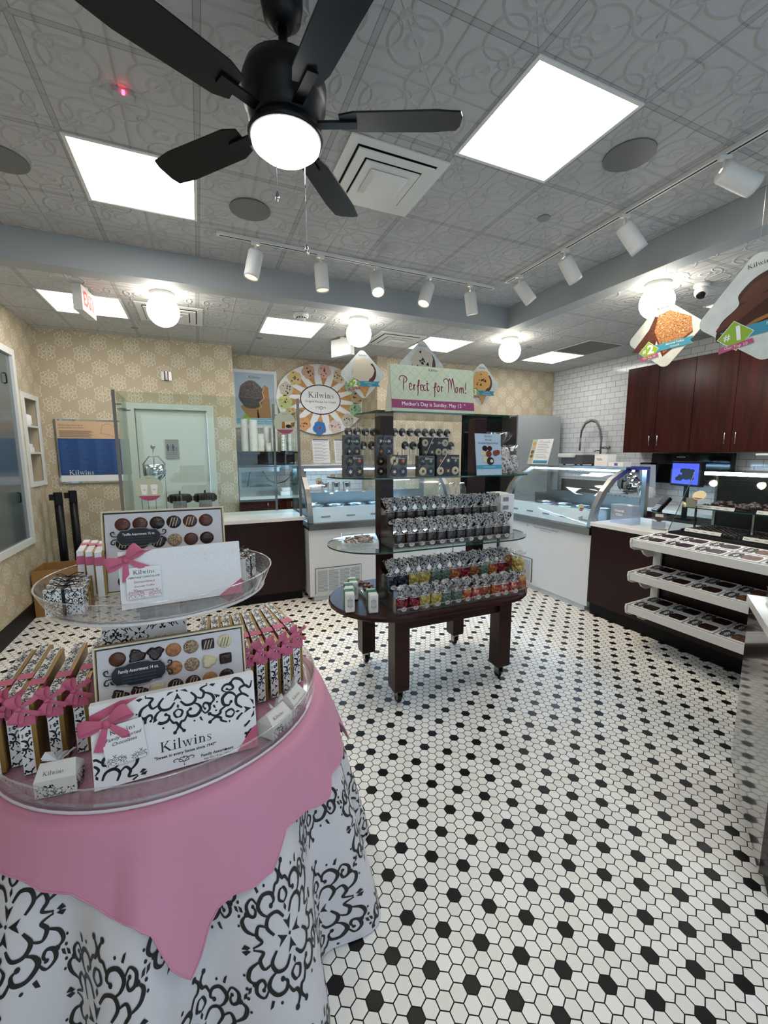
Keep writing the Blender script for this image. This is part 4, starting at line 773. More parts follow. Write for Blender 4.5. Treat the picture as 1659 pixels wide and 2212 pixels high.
b = B(flat('cream_sticker', 'd8cba0')); b.at(frame((3.66, 2.10, 1.225), (0, -1, 0), (-.864, 0, .504))); b.disc((0, 0), .05, .042, .004, 28); b.use(flat('rose_print', 'a34a6b')); b.face([(.045*cos(radians(a)), .038*sin(radians(a)), .0045) for a in range(215, 330, 12)]); b.build('round_window_sign', None, 'small round cream sticker on the slanted chocolate case glass', 'sign')
# small items on the counter
t = thing('card_terminal', 'black card payment terminal on a stand at the counter', 'card terminal', (3.80, 2.50, .9125), radians(-20)); B(m['black']).cyl((0, 0, 0), .05, .012).cyl((0, 0, .012), .018, .12).build('stand', t)
b = B(m['black']).at(T(0, 0, .18) @ RY(radians(-48)) @ T(0, 0, 0)); b.rbox((-.075, -.042, -.02), (.10, .042, .015), .012, 2); b.build('terminal', t); b = B(flat('terminal_screen', '50545c', .1)).at(T(0, 0, .18) @ RY(radians(-48))); b.box((.0, -.033, .0152), (.085, .033, .0165)); b.build('screen', t)
b = B(m['grey']).at(T(0, 0, .18) @ RY(radians(-48))); [b.box((-.065+.017*i, -.03+.022*j, .0152), (-.053+.017*i, -.014+.022*j, .018)) for i in range(4) for j in range(3)]; b.build('keypad', t)
b = B(glassmat('frosted_acrylic', (.86, .9, .96), .2, 2, .12)); b.at(T(3.62, 2.70, .9125)).box((-.06, -.11, 0), (.06, -.106, .17)).box((-.06, .106, 0), (.06, .11, .17)).box((-.06, -.106, 0), (-.056, .106, .17)).box((.056, -.106, 0), (.06, .106, .17)).box((-.06, -.11, .171), (.06, .11, .174)); b.at(); text(b, 'THANK', .03, frame((3.5590, 2.72, 1.03), (0, -1, 0), (-1, 0, 0)), m['card'], bold=.02); text(b, 'YOU!', .03, frame((3.5590, 2.72, .995), (0, -1, 0), (-1, 0, 0)), m['card'], bold=.02); b.build('tip_box', None, 'frosted clear tip box marked THANK YOU on the white counter', 'box')
t = thing('acrylic_sign_holder', 'small clear stand with a dessert and logo card left of the chocolate case', 'sign holder', (3.60, 2.36, .9125), radians(15)); B(m['acryl']).box((-.03, -.055, 0), (.03, .055, .003)).box((-.03, -.055, .003), (-.027, .055, .15)).build('holder', t); b = B(flat('holder_blue', 'a9b8cc')); b.box((-.026, -.05, .006), (-.024, .05, .07)).use(m['card']).box((-.026, -.03, .11), (-.024, .03, .135)).use(flat('cake_print', '5a2f1e')).box((-.026, -.03, .08), (-.024, .03, .109)); b.build('card', t)
t = thing('office_monitor', 'black monitor with a bright blue screen showing a dark cluster behind the case', 'monitor', (4.35, 2.64, .9125), radians(-14)); t.location.z = .9125
B(m['black']).rbox((-.02, -.18, .33), (.03, .16, .57), .008, 0).box((-.03, -.09, 0), (.08, .07, .012)).box((.0, -.03, .012), (.025, .01, .34)).build('body', t)
b = B(emis('screen_blue', (.035, .06, .5), .9, (.01, .01, .02))); b.box((-.0225, -.16, .35), (-.0205, .14, .55)); b.use(flat('screen_dark', '15171f')); rn = random.Random(2)
b.at(frame((-.023, -.01, .44), (0, -1, 0), (-1, 0, 0))); [b.face([(rx+.022*cos(a)*(1+.3*rn.random()), ry+.018*sin(a), .0004+.0001*q) for a in [2*pi*i/8 for i in range(8)]]) for q, (rx, ry) in enumerate([(rn.uniform(-.09, .09), rn.uniform(-.045, .045)) for _ in range(34)])]; b.build('screen', t)
# back worktop along the right wall
t = thing('wall_counter', 'white worktop with dark cabinets along the tiled wall', 'counter', (0, 0, 0)); B(m['mahogdark']).box((4.95, -1, 0), (5.54, 4.35, .872)).build('cabinet', t); B(m['marble']).box((4.92, -1, .873), (5.545, 4.40, .912)).build('countertop', t)
t = thing('island_table', 'dark side counter under the blue monitor', 'counter', (0, 0, 0)); B(m['mahogdark']).box((4.16, .3, .0), (4.6, 2.84, .872)).build('cabinet', t); B(m['blackmat']).box((4.13, .3, .873), (4.62, 2.86, .912)).build('top', t)
t = thing('order_screen', 'long black monitor mounted low on the tiled wall', 'monitor', (5.40, 3.28, 1.39)); B(m['black']).rbox((-.03, -.50, -.20), (.03, .42, .17), .012, 0).build('body', t); B(flat('glossy_black', '090a0c', .08)).box((-.032, -.48, -.18), (-.0302, .40, .15)).build('screen', t); B(m['black']).box((.03, -.08, -.08), (.1495, .08, .08)).build('bracket', t); B(m['grey']).box((-.034, .0, .12), (-.0322, .1, .13)).build('badge', t)
b = B(m['black']).rbox((5.30, 3.66, 1.25), (5.36, 3.80, 1.44), .01, 0); b.use(m['grey']).box((5.298, 3.70, 1.34), (5.2998, 3.73, 1.40)); b.tube([(5.36, 3.73, 1.35), (5.549, 3.73, 1.35)], .01); b.build('card_reader', None, 'black box speaker at the left end of the long wall monitor', 'speaker')
t = thing('desk_lamp_bar', 'slim white strip lamp above the chocolate case', 'lamp', (4.30, 1.6, .9125)); B(m['white']).box((-.03, -.35, .63), (.03, .45, .645)).build('bar', t); B(m['steel']).box((-.01, .02, .0), (.01, .05, .63)).build('stem', t); B(m['card']).box((-.032, -.05, .56), (-.028, .15, .62)).build('note', t)
# upper cabinets
for k in range(5):
    y1 = 4.0-.42*k*2; 
    t = thing('upper_cabinet', 'dark mahogany wall cabinet pair above the worktop, '+['leftmost of the row', 'second from the left', 'third from the left', 'fourth from the left', 'nearest to the camera'][k], 'cabinet', (0, 0, 0)); t['group'] = 'upper cabinets'
    B(m['mahog']).box((5.24, y1-.838, 1.575), (5.548, y1, 2.64)).build('cabinet_body', t)
    for s_ in (0, 1):
        d_ = B(m['mahog']).box((5.216, y1-.417*(s_+1)-.002*s_, 1.572), (5.238, y1-.42*s_-.002, 2.642)).build('door', t); yy = y1-.417+.05 if s_ == 0 else y1-.42-.05
        B(m['chrome']).tube([(5.216, yy, 1.78), (5.19, yy, 1.775), (5.19, yy, 1.66), (5.216, yy, 1.655)], .005).build('handle', d_)
# sink tap, dishes
t = thing('pre_rinse_faucet', 'tall spring neck rinse faucet against the white wall tiles', 'faucet', (5.40, 4.50, 0)); b = B(m['darksteel']); b.cyl((.08, 0, 1.63), .02, .03).tube([(.149, 0, 1.64), (.0, 0, 1.64), (0, 0, 1.55)], .014).tube([(0, 0, 1.55), (0, 0, 1.75), (0, .03, 1.90), (0, .10, 2.01), (0, .2, 2.04), (0, .3, 2.0), (0, .36, 1.9), (0, .37, 1.80)], .012); 
b.build('pipe', t); b = B(m['darksteel']); 
for k in range(26):
    a = k/25; pp = [(0, 1.78), (0.02, 1.90), (.10, 2.02), (.2, 2.05), (.3, 2.01), (.36, 1.9)]; i = min(4, int(a*5)); f_ = a*5-i; y = pp[i][0]+(pp[i+1][0]-pp[i][0])*f_; z = pp[i][1]+(pp[i+1][1]-pp[i][1])*f_; dy, dz = pp[i+1][0]-pp[i][0], pp[i+1][1]-pp[i][1]; q = math.atan2(dz, dy)
    b.at(T(0, y, z) @ RX(q) @ T(0, 0, 0)).tube([(.021*cos(c*pi/4), 0, .021*sin(c*pi/4)) for c in range(9)], .003, 5)
b.at().build('spring', t); B(m['darksteel']).tube([(0, .37, 1.80), (0, .375, 1.60)], [.01, .015]).tube([(0, .0, 1.60), (-.05, .04, 1.60), (-.07, .05, 1.58)], .008).build('spray_valve', t); B(m['darksteel']).tube([(0, 0, 1.64), (0, -.12, 1.64)], .01).sphere((0, -.13, 1.64), .028).build('knob', t)
t = thing('sink', 'steel sink unit below the rinse faucet', 'sink', (0, 0, 0)); B(m['steel']).box((4.95, 4.42, .0), (5.545, 5.3, .95)).build('cabinet', t); B(m['steel']).box((5.50, 4.42, .951), (5.545, 5.3, 1.15)).build('splash', t)
t = thing('dish_rack', 'grey dish rack holding steel lids and bowls below the upper cabinets', 'dish rack', (5.15, 3.70, .9125))
b = B(m['grey']); b.box((-.2, -.28, 0), (.2, .28, .012)); 
for y in (-.28, .268): b.box((-.2, y, .012), (.2, y+.012, .11))
for k in range(9): b.box((-.2, -.268+.062*k, .012), (-.188, -.238+.062*k, .11))
b.box((-.202, -.28, .11), (-.186, .28, .13)).box((-.202, -.28, .012), (-.186, .28, .04)).build('rack', t)
for y, r, a, l in ((.16, .19, .5, 'largest steel lid leaning at the back of the dish rack'), (.02, .115, .5, 'round steel bowl resting in the front of the dish rack')):
    b = B(m['chrome']); b.at(T(5.15+(.08 if r > .15 else -.06), 3.70+y, 1.055+r*.85) @ RY(-pi/2+.35)).lathe([(r, 0), (r*.98, .01), (r*.8, .04), (r*.4, .06), (.02, .065), (.02, .08), (.001, .085)], 28); b.build('serving_dome' if r > .15 else 'steel_bowl', None, l, 'dish cover' if r > .15 else 'bowl')
B(m['grey']).at(T(5.22, 3.62, 1.06) @ RY(-.1)).rbox((-.005, -.11, 0), (.005, .1, .36), .004).build('cutting_board', None, 'grey board standing upright in the dish rack', 'board')
for k in range(4): B(m['card']).at(T(5.08, 3.56-.022*k, 1.045) @ RX(pi/2)).lathe([(.001, 0), (.06, .0), (.105, .012), (.105, .016), (.06, .005), (.001, .005)], 24).build('plate', None, f'white plate standing in the dish rack, {ORD[k+1]} from the left', 'plate', 'white plates in the dish rack')
# items on top of the right case
t = thing('counter_scale', 'grey table scale with a curved top on the right ice cream case', 'scale', (3.98, 3.60, 1.4255)); B(flat('scale_dark', '4c4f52')).rbox((-.12, -.15, .015), (.12, .15, .12), .02).box((-.1, -.13, 0), (-.08, -.11, .015)).box((-.1, .11, 0), (-.08, .13, .015)).box((.08, -.13, 0), (.1, -.11, .015)).box((.08, .11, 0), (.1, .13, .015)).build('body', t); B(m['beige']).rbox((-.16, -.06, .09), (.02, .17, .135), .03).build('tray', t)
B(m['card']).box((3.95, 3.20, 1.4255), (4.08, 3.36, 1.55)).use(m['ink']).box((3.9495, 3.27, 1.50), (3.9499, 3.34, 1.504)).box((3.9495, 3.26, 1.49), (3.9499, 3.33, 1.494)).build('white_carton', None, 'white square carton on the right ice cream case beside the scale', 'carton')
B(m['card']).box((3.93, 3.00, 1.4255), (4.05, 3.17, 1.47)).use(flat('blue_print', '5a62a8')).box((3.9292, 3.06, 1.435), (3.9298, 3.10, 1.462)).build('tissue_carton', None, 'low white carton with a blue mark at the right end of the case top', 'carton')
b = B(m['card']); F_ = frame((3.93, 4.2, 1.4265), (.10, -1, 0), (-.95, -.1, .3)); b.at(F_).box((-.16, 0, -.002), (.16, .33, .002)); b.use(flat('sage_print', 'b9c2ae')).face([(-.16, 0, .0025), (-.08, 0, .0025), (-.08, .33, .0025), (-.16, .33, .0025)])
for i, c in enumerate(('c9b08c', '8c5a3c', '7a4a30', 'd2a890', 'c99a5a')): scoop(b, -.12, .05+.055*i, .025, c, None, .003, i)
b.use(flat('menu_text', '9a9a9c')); [b.face([(-.06, .08+.022*k, .0025), (.13-.02*(k % 3), .08+.022*k, .0025), (.13-.02*(k % 3), .086+.022*k, .0025), (-.06, .086+.022*k, .0025)]) for k in range(11)]; b.use(flat('teal_band', '3f93ad')).face([(-.07, .01, .0025), (.15, .01, .0025), (.15, .05, .0025), (-.07, .05, .0025)]); b.build('flavour_menu', None, 'tall flavour menu board leaning on top of the right ice cream case', 'menu')
# appliances in the recess
t = thing('refrigerator', 'light grey refrigerator side at the end of the tiled wall', 'refrigerator', (0, 0, 0)); B(flat('fridge_grey', '9da1a2')).box((4.55, 5.30, .02), (5.42, 6.2, 2.15)).build('body', t); B(m['darksteel']).box((4.535, 5.32, .1), (4.549, 6.15, 2.13)).build('door', t)
t = thing('wall_oven', 'black oven stack left of the refrigerator', 'oven', (0, 0, 0)); B(m['black']).box((3.78, 5.66, .0), (4.53, 6.22, 2.14)).build('body', t); B(flat('glossy_black', '090a0c', .08)).box((3.82, 5.645, 1.1), (4.49, 5.659, 1.86)).build('oven_door', t); B(m['steel']).box((3.80, 5.64, 1.88), (4.51, 5.659, 1.90)).build('trim_strip', t)
for i, (x, y) in enumerate(((3.1, 5.17), (3.29, 5.2), (3.48, 5.22))):
    t = thing('glass_jar', 'clear glass jar with a steel lid behind the right case, '+('left', 'middle', 'right')[i]+' of three', 'jar', (x, y, .95)); t['group'] = 'glass jars'; B(m['acryl']).lathe([(.001, 0), (.06, .0), (.075, .03), (.075, .12), (.05, .16), (.05, .18)], 20).build('jar_body', t); B(m['chrome']).lathe([(.055, .18), (.055, .2), (.001, .205)], 20).build('lid', t)
B(m['steel']).box((2.85, 5.08, .0), (3.6, 5.45, .949)).build('prep_table', None, 'low steel table behind the corner of the ice cream cases', 'table')

# ================================================================ HANGING DIAMOND SIGNS
def diamond(c, nrm, s, tilt, label, num, title, art, wires=True, rib=1, top=ZL):
    n_ = Vector((nrm[0], nrm[1], 0)).normalized(); u = Vector((-n_.y, n_.x, 0)); t = thing('diamond_sign', label, 'sign', c)
    F_ = frame((0, 0, 0), u, n_) @ RZ(radians(tilt)); r = .045*s/.36; h = s/2
    P = []
    for k in range(4):
        a = radians(45+90*k); cx, cy = (h-r)*(1 if cos(a) > 0 else -1), (h-r)*(1 if sin(a) > 0 else -1); P += [(cx+r*cos(a-pi/4+pi/2*i/6), cy+r*sin(a-pi/4+pi/2*i/6)) for i in range(7)]
    b = B(mk_noise('pale_pattern_print', ['c3ccca', 'd6dad6'], 14, .45, 0) if 'pale' not in m else m['pale']); m['pale'] = b.mats[0]
    b.at(F_ @ RZ(pi/4)).prism(P, -.003, 0); b.build('board', t)
    g = h*1.414; b = B(m['ink']); b.at(F_); art(b, g)
    zr = .004; b.use(flat('teal_band', '3f93ad')); x0, x1, y0 = -.62*g, .72*g, -.46*g; b.face([(x0, y0, zr), (x1, y0+.0*g, zr), (x1-.08*g, y0+.10*g, zr), (x1, y0+.20*g, zr), (x0, y0+.20*g, zr), (x0+.08*g, y0+.1*g, zr)])
    cx, cy, q = -.40*g, -.38*g, .26*g; b.use(m['card']).face([(cx-q*1.05, cy, zr+.001), (cx, cy-q*1.05, zr+.001), (cx+q*1.05, cy, zr+.001), (cx, cy+q*1.05, zr+.001)]); b.use(flat('lime', '8db23a')).face([(cx-q, cy, zr+.0015), (cx, cy-q, zr+.0015), (cx+q, cy, zr+.0015), (cx, cy+q, zr+.0015)])
    if rib: b.use(flat('rose_ribbon', 'b5557c')).face([(cx-.26*g, cy-.26*g, zr+.002), (cx+.26*g, cy-.2*g, zr+.002), (cx+.24*g, cy-.12*g, zr+.002), (cx-.26*g, cy-.17*g, zr+.002)])
    b.at(); text(b, '#', .16*g, F_ @ T(cx-.12*g, cy+.0*g, zr+.002), m['card'], bold=.02); text(b, num, .34*g, F_ @ T(cx+.05*g, cy+.02*g, zr+.002), m['card'], bold=.04)
    if rib: text(b, 'Our Top 10', .07*g, F_ @ T(cx, cy-.19*g, zr+.003), m['card'])
    for i, l_ in enumerate(title): text(b, l_, .075*g, F_ @ T(.27*g, y0+.14*g-.085*g*i, zr+.001), m['card'])
    logo(b, .075*g, F_ @ T(0, .74*g, .001), m['ink']); b.build('print', t)
    if wires: w = B(flat('nylon_line', 'b8b8b8')); [w.tube([(u.x*k*.02, u.y*k*.02, .0), (u.x*k*.02, u.y*k*.02, top-c[2])], .0006, 4) for k in (1,)]; 
    if wires:
        hb = F_ @ Vector((0, g*.93, 0)); w.v = []; w.f = []; w.mi = []; w.sm = []; w.tube([tuple(hb), (hb.x, hb.y, top-c[2])], .0007, 4).build('hanging_line', t)
    return t
def art_scoop(base, fl, body='milk', cone=True, seed=1):
    def f(b, g):
        if cone: b.use(m['cone']).face([(-.46*g, -.1*g, .0008), (.05*g, -.9*g, .0008), (.52*g, -.0*g, .0008)])
        b.use(CH[body]); b.face([(.06*g+.52*g*cos(a), .08*g+.50*g*sin(a), .001) for a in [2*pi*i/24 for i in range(24)] if sin(a) < .75 and cos(a) > -1.1]); scoop(b, 0, .16*g, .47*g, base, fl, .0016, seed); 
    return f
def sm(P, z, n=5):
    Q = P[-2:]+P+P[:2]; C_ = cat([(p[0], p[1]) for p in Q], n); k = n*2; return [(x, y, z) for x, y in C_[k:k+len(P)*n]]
def art_almond(b, g):
    g *= 1.12
    b.use(CH['milk']); b.face([(-.78*g, -.28*g, .001), (-.25*g, -.40*g, .001), (-.05*g, .42*g, .001), (-.2*g, .50*g, .001), (-.35*g, .2*g, .001)]); b.use(mk_noise('toffee_crumb', ['5a2f18', 'c08a50', '7a4524', 'e0b880'], 95, .5, .004, detail=1))
    b.face([(-.22*g, .12*g, .0016), (-.05*g, -.52*g, .0016), (.62*g, -.1*g, .0016), (.6*g, .25*g, .0016), (.14*g, .55*g, .0016), (-.12*g, .50*g, .0016)]); b.use(flat('toffee_edge', '6d2f18')); b.face([(-.22*g, .12*g, .002), (-.20*g, -.05*g, .002), (-.05*g, -.56*g, .002), (.62*g, -.14*g, .002), (.62*g, -.1*g, .002), (-.02*g, -.48*g, .002)])
def art_turtle(b, g):
    g *= 1.1
    b.use(flat('turtle_brown', '43261b', .3)); b.face(sm([(-.62*g, -.36*g), (-.36*g, -.38*g), (.2*g, -.2*g), (.8*g, -.1*g), (.92*g, .05*g), (.7*g, .3*g), (.3*g, .52*g), (-.02*g, .5*g), (-.28*g, .3*g), (-.30*g, .12*g), (-.55*g, -.08*g)], .001))
    b.use(flat('turtle_lobe', '5d382a', .3)); b.face(sm([(-.55*g, -.1*g), (-.6*g, -.2*g), (-.3*g, -.1*g), (.1*g, .12*g), (.3*g, .12*g), (0, .2*g), (-.25*g, .12*g)], .0015)); b.face(sm([(-.28*g, .16*g), (-.1*g, .38*g), (.25*g, .48*g), (.5*g, .4*g), (.2*g, .34*g), (.05*g, .22*g)], .0018))
    b.use(flat('caramel_print', '9a6a32')); b.ribbon([(-.35*g, -.3*g), (-.1*g, -.2*g), (.3*g, -.12*g), (.8*g, -.02*g)], wv(.02*g, .06*g), off=.002); b.use(flat('turtle_dark', '241410')); b.face(sm([(.1*g, .05*g), (.5*g, .0), (.75*g, .15*g), (.45*g, .3*g), (.15*g, .2*g)], .0022))
m['cone'] = m.get('cone', CH['tan'])
diamond((1.585, 4.2, 2.365), (0, -1), .36, 2, 'pale diamond sign with a vanilla scoop hanging left of the Perfect for Mom sign', '2', ['Old Fashioned', 'Vanilla'], art_scoop('d3c8b4', None, seed=2))
diamond((2.27, 4.2, 2.50), (0, -1), .40, 0, 'diamond sign with cookie cream scoop rising behind the Perfect for Mom sign', '1', ['Cookies and', 'Cream'], art_scoop('c9c3b4', '1c1614', cone=False, seed=5))
diamond((3.05, 4.2, 2.35), (0, -1), .36, 0, 'diamond sign with a cookie dough scoop right of the Perfect for Mom sign', '3', ['Chocolate', 'Chocolate Chip'], art_scoop('d9a860', '4a2818', seed=9))
diamond((3.02, 2.065, 2.385), (-.97, -.25), .34, 5, 'diamond sign of almond toffee crunch squares hanging before the subway tiles', '2', ['Almond Toffee', 'Crunch'], art_almond, top=ZC)
diamond((2.88, 1.43, 2.36), (-.97, -.25), .44, 8, 'largest diamond sign with a chocolate nut cluster at the right picture edge', '1', ['Milk Chocolate', 'TUTTLE Nut'], art_turtle, top=ZC)
# ================================================================ RIGHT FOREGROUND COUNTER
d_ = Vector((-.83, -.558)); n_ = Vector((-.558, .83)); A0 = Vector((2.28, 1.052)); Bp = Vector((1.722, .676)); C0 = Bp-n_*.75; D0 = A0-n_*.75
def inset(k): return [A0+(-d_*k-n_*k)*1, Bp+(-d_*k-n_*k)*1, C0+(-d_*k), D0+(-d_*k)]
t = thing('corner_display_counter', 'glossy brown counter with a marble top at the right picture edge', 'counter', (0, 0, 0)); glossy = M('glossy_brown_laminate', '2a1a16', .14, coat=1.0); glossy.b.inputs['Coat Roughness'].default_value = .05
B(glossy.m).prism([tuple(p) for p in (A0, Bp, C0, D0)], .10, .885).build('body', t); B(m['base']).prism([tuple(p-n_*.04-d_*.03) for p in (A0, Bp)]+[tuple(C0-d_*.03), tuple(D0-d_*.03)], 0, .099).build('toe_kick', t)
B(m['marble']).prism([tuple(A0+n_*.012), tuple(Bp+n_*.012+d_*.012), tuple(C0+d_*.012), tuple(D0)], .886, .921).build('countertop', t)
t = thing('glass_cabinet', 'clear glass case with green edges on the near marble counter', 'glass case', (0, 0, .9215)); b = B(m['screen']); q = [A0-n_*.06-d_*.03, Bp-n_*.06-d_*.14, C0-d_*.14+n_*.1, D0-d_*.03+n_*.1]
for i in range(4): p0, p1 = q[i], q[(i+1) % 4]; b.raw([(*p0, 0), (*p1, 0), (*p1, .04), (*p0, .04)], [(0, 1, 2, 3)])
b.raw([(*p, .04) for p in q], [(0, 1, 2, 3)]); b.build('panes', t); B(m['glassedge']).tube([(*p, .04) for p in q]+[(*q[0], .04)], .003, 5).build('edge', t)
# ================================================================ CENTRE DISPLAY TABLE
def oval(cx, cy, hx, hy, n=14, p=None):
    r = hy; P = []
    for i in range(n+1): a = -pi/2+pi*i/n; P.append((cx+hx-r+r*cos(a), cy+r*sin(a)))
    for i in range(n+1): a = pi/2+pi*i/n; P.append((cx-hx+r+r*cos(a), cy+r*sin(a)))
    return P
CX, CY = 1.46, 2.54
t = thing('oval_display_table', 'dark walnut oval table on casters with two tall posts carrying glass shelves', 'table', (0, 0, 0))
b = B(m['tablewood']); b.loft([[(x, y, z) for x, y in oval(CX, CY, .735-q, .40-q)] for z, q in ((.575, .012), (.582, .0), (.602, .0), (.61, .008))], True, True); b.build('tabletop', t)
b = B(m['tablewood']); b.box((1.07, 2.235, .49), (1.86, 2.26, .574)).box((1.07, 2.82, .49), (1.86, 2.845, .574)).box((1.07, 2.26, .49), (1.095, 2.82, .574)).box((1.835, 2.26, .49), (1.86, 2.82, .574)).build('apron', t)
for x in (1.075, 1.855):
    for y in (2.26, 2.825):
        l = B(m['tablewood']).raw([(x-.048, y-.048, .10), (x+.048, y-.048, .10), (x+.048, y+.048, .10), (x-.048, y+.048, .10), (x-.05, y-.05, .12), (x+.05, y-.05, .12), (x+.05, y+.05, .12), (x-.05, y+.05, .12), (x-.05, y-.05, .574), (x+.05, y-.05, .574), (x+.05, y+.05, .574), (x-.05, y+.05, .574)], [(3, 2, 1, 0), (0, 1, 5, 4), (1, 2, 6, 5), (2, 3, 7, 6), (3, 0, 4, 7), (4, 5, 9, 8), (5, 6, 10, 9), (6, 7, 11, 10), (7, 4, 8, 11), (8, 9, 10, 11)]).build('leg', t)
        b = B(m['steel']); b.cyl((x, y, .085), .03, .014).box((x-.022, y-.02, .035), (x-.018, y+.025, .085)).box((x+.018, y-.02, .035), (x+.022, y+.025, .085)).use(m['black']).at(T(x-.014, y+.01, .0305) @ RY(pi/2)).lathe([(.001, 0), (.026, 0), (.03, .006), (.03, .022), (.026, .028), (.001, .028)], 20).build('caster', l)
for x in (1.10, 1.82): B(m['tablewood']).box((x-.045, CY-.045, .6105), (x+.045, CY+.045, 1.80)).build('post', t)
def gshelf(name, z, hx, hy, parent, cx=CX):
    b = B(m['glass']); P = oval(cx, CY, hx, hy, 18); b.raw([(x, y, z) for x, y in P], [tuple(range(len(P)))]).raw([(x, y, z-.009) for x, y in P], [tuple(reversed(range(len(P))))])
    b.use(m['glassedge']).raw([(x, y, z) for x, y in P]+[(x, y, z-.009) for x, y in P], [(k, k+len(P), (k+1) % len(P)+len(P), (k+1) % len(P)) for k in range(len(P))], True); return b.build(name, parent)
S1, S2, S3 = .985, 1.425, 1.81
gshelf('glass_shelf', S1, .74, .30, t); gshelf('glass_shelf', S2, .735, .30, t); gshelf('glass_shelf', S3, .56, .26, t, 1.47)
# bags of sweets
def bag(fill, w=.036, d=.027, h=.092, top=.055, seed=0, sticker=True, flare=1.0, clear=False):
    t = thing('candy_bag', None, 'candy bag'); rn = random.Random(seed)
    def ring(z, a, c, j, n=16):
        return [(a*math.copysign(abs(cos(q))**.7, cos(q))*(1+rn.uniform(-j, j)), c*math.copysign(abs(sin(q))**.7, sin(q))*(1+rn.uniform(-j, j)), z+rn.uniform(-j, j)*.02) for q in [2*pi*i/n for i in range(n)]]
    B(fill).loft([ring(z*h, w*a, d*a, .05) for z, a in ((0, .88), (.06, .99), (.4, 1.04), (.8, 1.02), (.95, .88), (1.0, .55))], True, True, True).build('filled_bag', t)
    b = B(m['scrollbag'] if not clear else m['acryl']); n = 20; R_ = []
    for k, (z, a) in enumerate(((h*.90, 1.04), (h*1.0, .72), (h*1.0+.008, .44), (h+top*.45, .75*flare), (h+top, 1.12*flare))):
        am = (.03, .06, .05, .22, .34)[k]; R_.append([(w*a*(1+am*sin(5*q+seed+k))*cos(q), d*a*(1.1+am*cos(4*q+seed))*sin(q), z+(.010*sin(6*q+seed) if k > 3 else 0)) for q in [2*pi*i/n for i in range(n)]])
    b.loft(R_, True, False, True); b.face([(p[0]*.9, p[1]*.9, p[2]-.004) for p in R_[-1]]); b.build('gathered_top', t)
    if sticker: b = B(m['beige']); b.at(frame((0, -d*1.06, h*.20), (1, 0, 0), (0, -1, .08))).disc((0, 0), .019, .013, 0, 16); b.use(m['ink']); b.face([(-.011, .002, .0004), (.011, .002, .0004), (.011, .004, .0004), (-.011, .004, .0004)]).face([(-.008, -.003, .0004), (.008, -.003, .0004), (.008, -.002, .0004), (-.008, -.002, .0004)]).build('sticker', t)
    return t
fl = {'dark': mk_noise('bag_dark_chocolate', ['120c0b', '2b1c17', '0d0908'], 90, .2, .004, .5), 'red': mk_candy('bag_red_jelly', ['7c1220', '2c0a10', 'a3202c', '3a0d14']), 'yellow': mk_candy('bag_yellow_gummy', ['b9a24a', 'cdbb6c', 'a88f3a']), 'green': mk_candy('bag_sage_candy', ['5b6f60', '6f8574', '4c5d52'], 60),
      'orange': mk_candy('bag_orange_gummy', ['b4582a', '8c2b20', 'c47a3a', 'a03a28']), 'mixed': mk_candy('bag_mixed_gummy', ['a8302c', 'c99a4a', '5a2a1c', 'c46a3a', '8a9a5a']), 'navy': mk_candy('bag_navy_candy', ['10162a', '1a2440', '0c0f1c']), 'amber': mk_candy('bag_amber_gummy', ['8a4a20', 'a8642c', '5a2c14']), 'cherry': mk_candy('bag_cherry', ['a02028', 'c04a3a', 'd9b49a', '80141c'])}
for f_ in fl.values(): pass
proto = {}
def putbag(kind, loc, label, group, s=1, seed=0, rz=0, **kw):
    k = (kind, seed, tuple(sorted(kw.items())))
    if k not in proto: o = bag(fl[kind], seed=seed, **kw); proto[k] = o; bpy.context.view_layer.update()
    else: o = dup(proto[k])
    o.location = loc; o.rotation_euler = (0, 0, rz); o.scale = (s, s, s); o['label'] = label; o['group'] = group; return o
def bin_(name, label, x0, x1, y0, y1, z, steps, sty=.10):
    """clear acrylic step bin: front low wall, stepped floor"""
    t = thing(name, label, 'acrylic bin', (0, 0, 0)); b = B(m['acryl']); w = .003
    P = [(y0, z), (y1, z), (y1, z+steps[1]+.12), (y0+.14, z+steps[1]+.10), (y0+.12, z+steps[1]+.02), (y0+.05, z+.10), (y0, z+.035)]
    for x in (x0, x1-w):
        b = B(m['acryl']); b.raw([(x, y, q) for y, q in P]+[(x+w, y, q) for y, q in P], [tuple(range(7)), tuple(range(13, 6, -1))]+[(k, k+7, (k+1) % 7+7, (k+1) % 7) for k in range(7)]); b.build('side_wall', t)
    B(m['acryl']).box((x0+w, y0, z), (x1-w, y1, z+w)).box((x0+w, y0+.13, z+steps[1]), (x1-w, y1, z+steps[1]+w)).box((x0+w, y0+.13, z+w), (x1-w, y0+.133, z+steps[1])).build('stepped_floor', t)
    B(m['acryl']).box((x0+w, y0, z+w), (x1-w, y0+.003, z+.035)).use(m['acrylrim']).box((x0, y0-.001, z+.034), (x1, y0+.003, z+.037)).build('front_lip', t)
    b = B(m['acrylrim']); n = int((x1-x0)/.16); [b.box((x0+(x1-x0)*k/n, y0+.004, z+w), (x0+(x1-x0)*k/n+.002, y0+.12, z+.04)) for k in range(1, n)]; b.build('dividers', t)
ZT = .611
bin_('candy_bin', 'clear acrylic step bin of candy bags on the dark oval tabletop', 1.03, 1.98, 2.185, 2.47, ZT, (0, .095))
seq = ['red', 'red', 'yellow', 'yellow', 'green', 'green', 'mixed', 'cherry', 'amber', 'orange', 'cherry', 'cherry']
nm = {'red': 'dark red', 'yellow': 'pale yellow', 'green': 'sage green', 'mixed': 'red and yellow', 'cherry': 'red and white', 'amber': 'dark amber', 'orange': 'orange', 'navy': 'navy blue', 'dark': 'dark chocolate'}
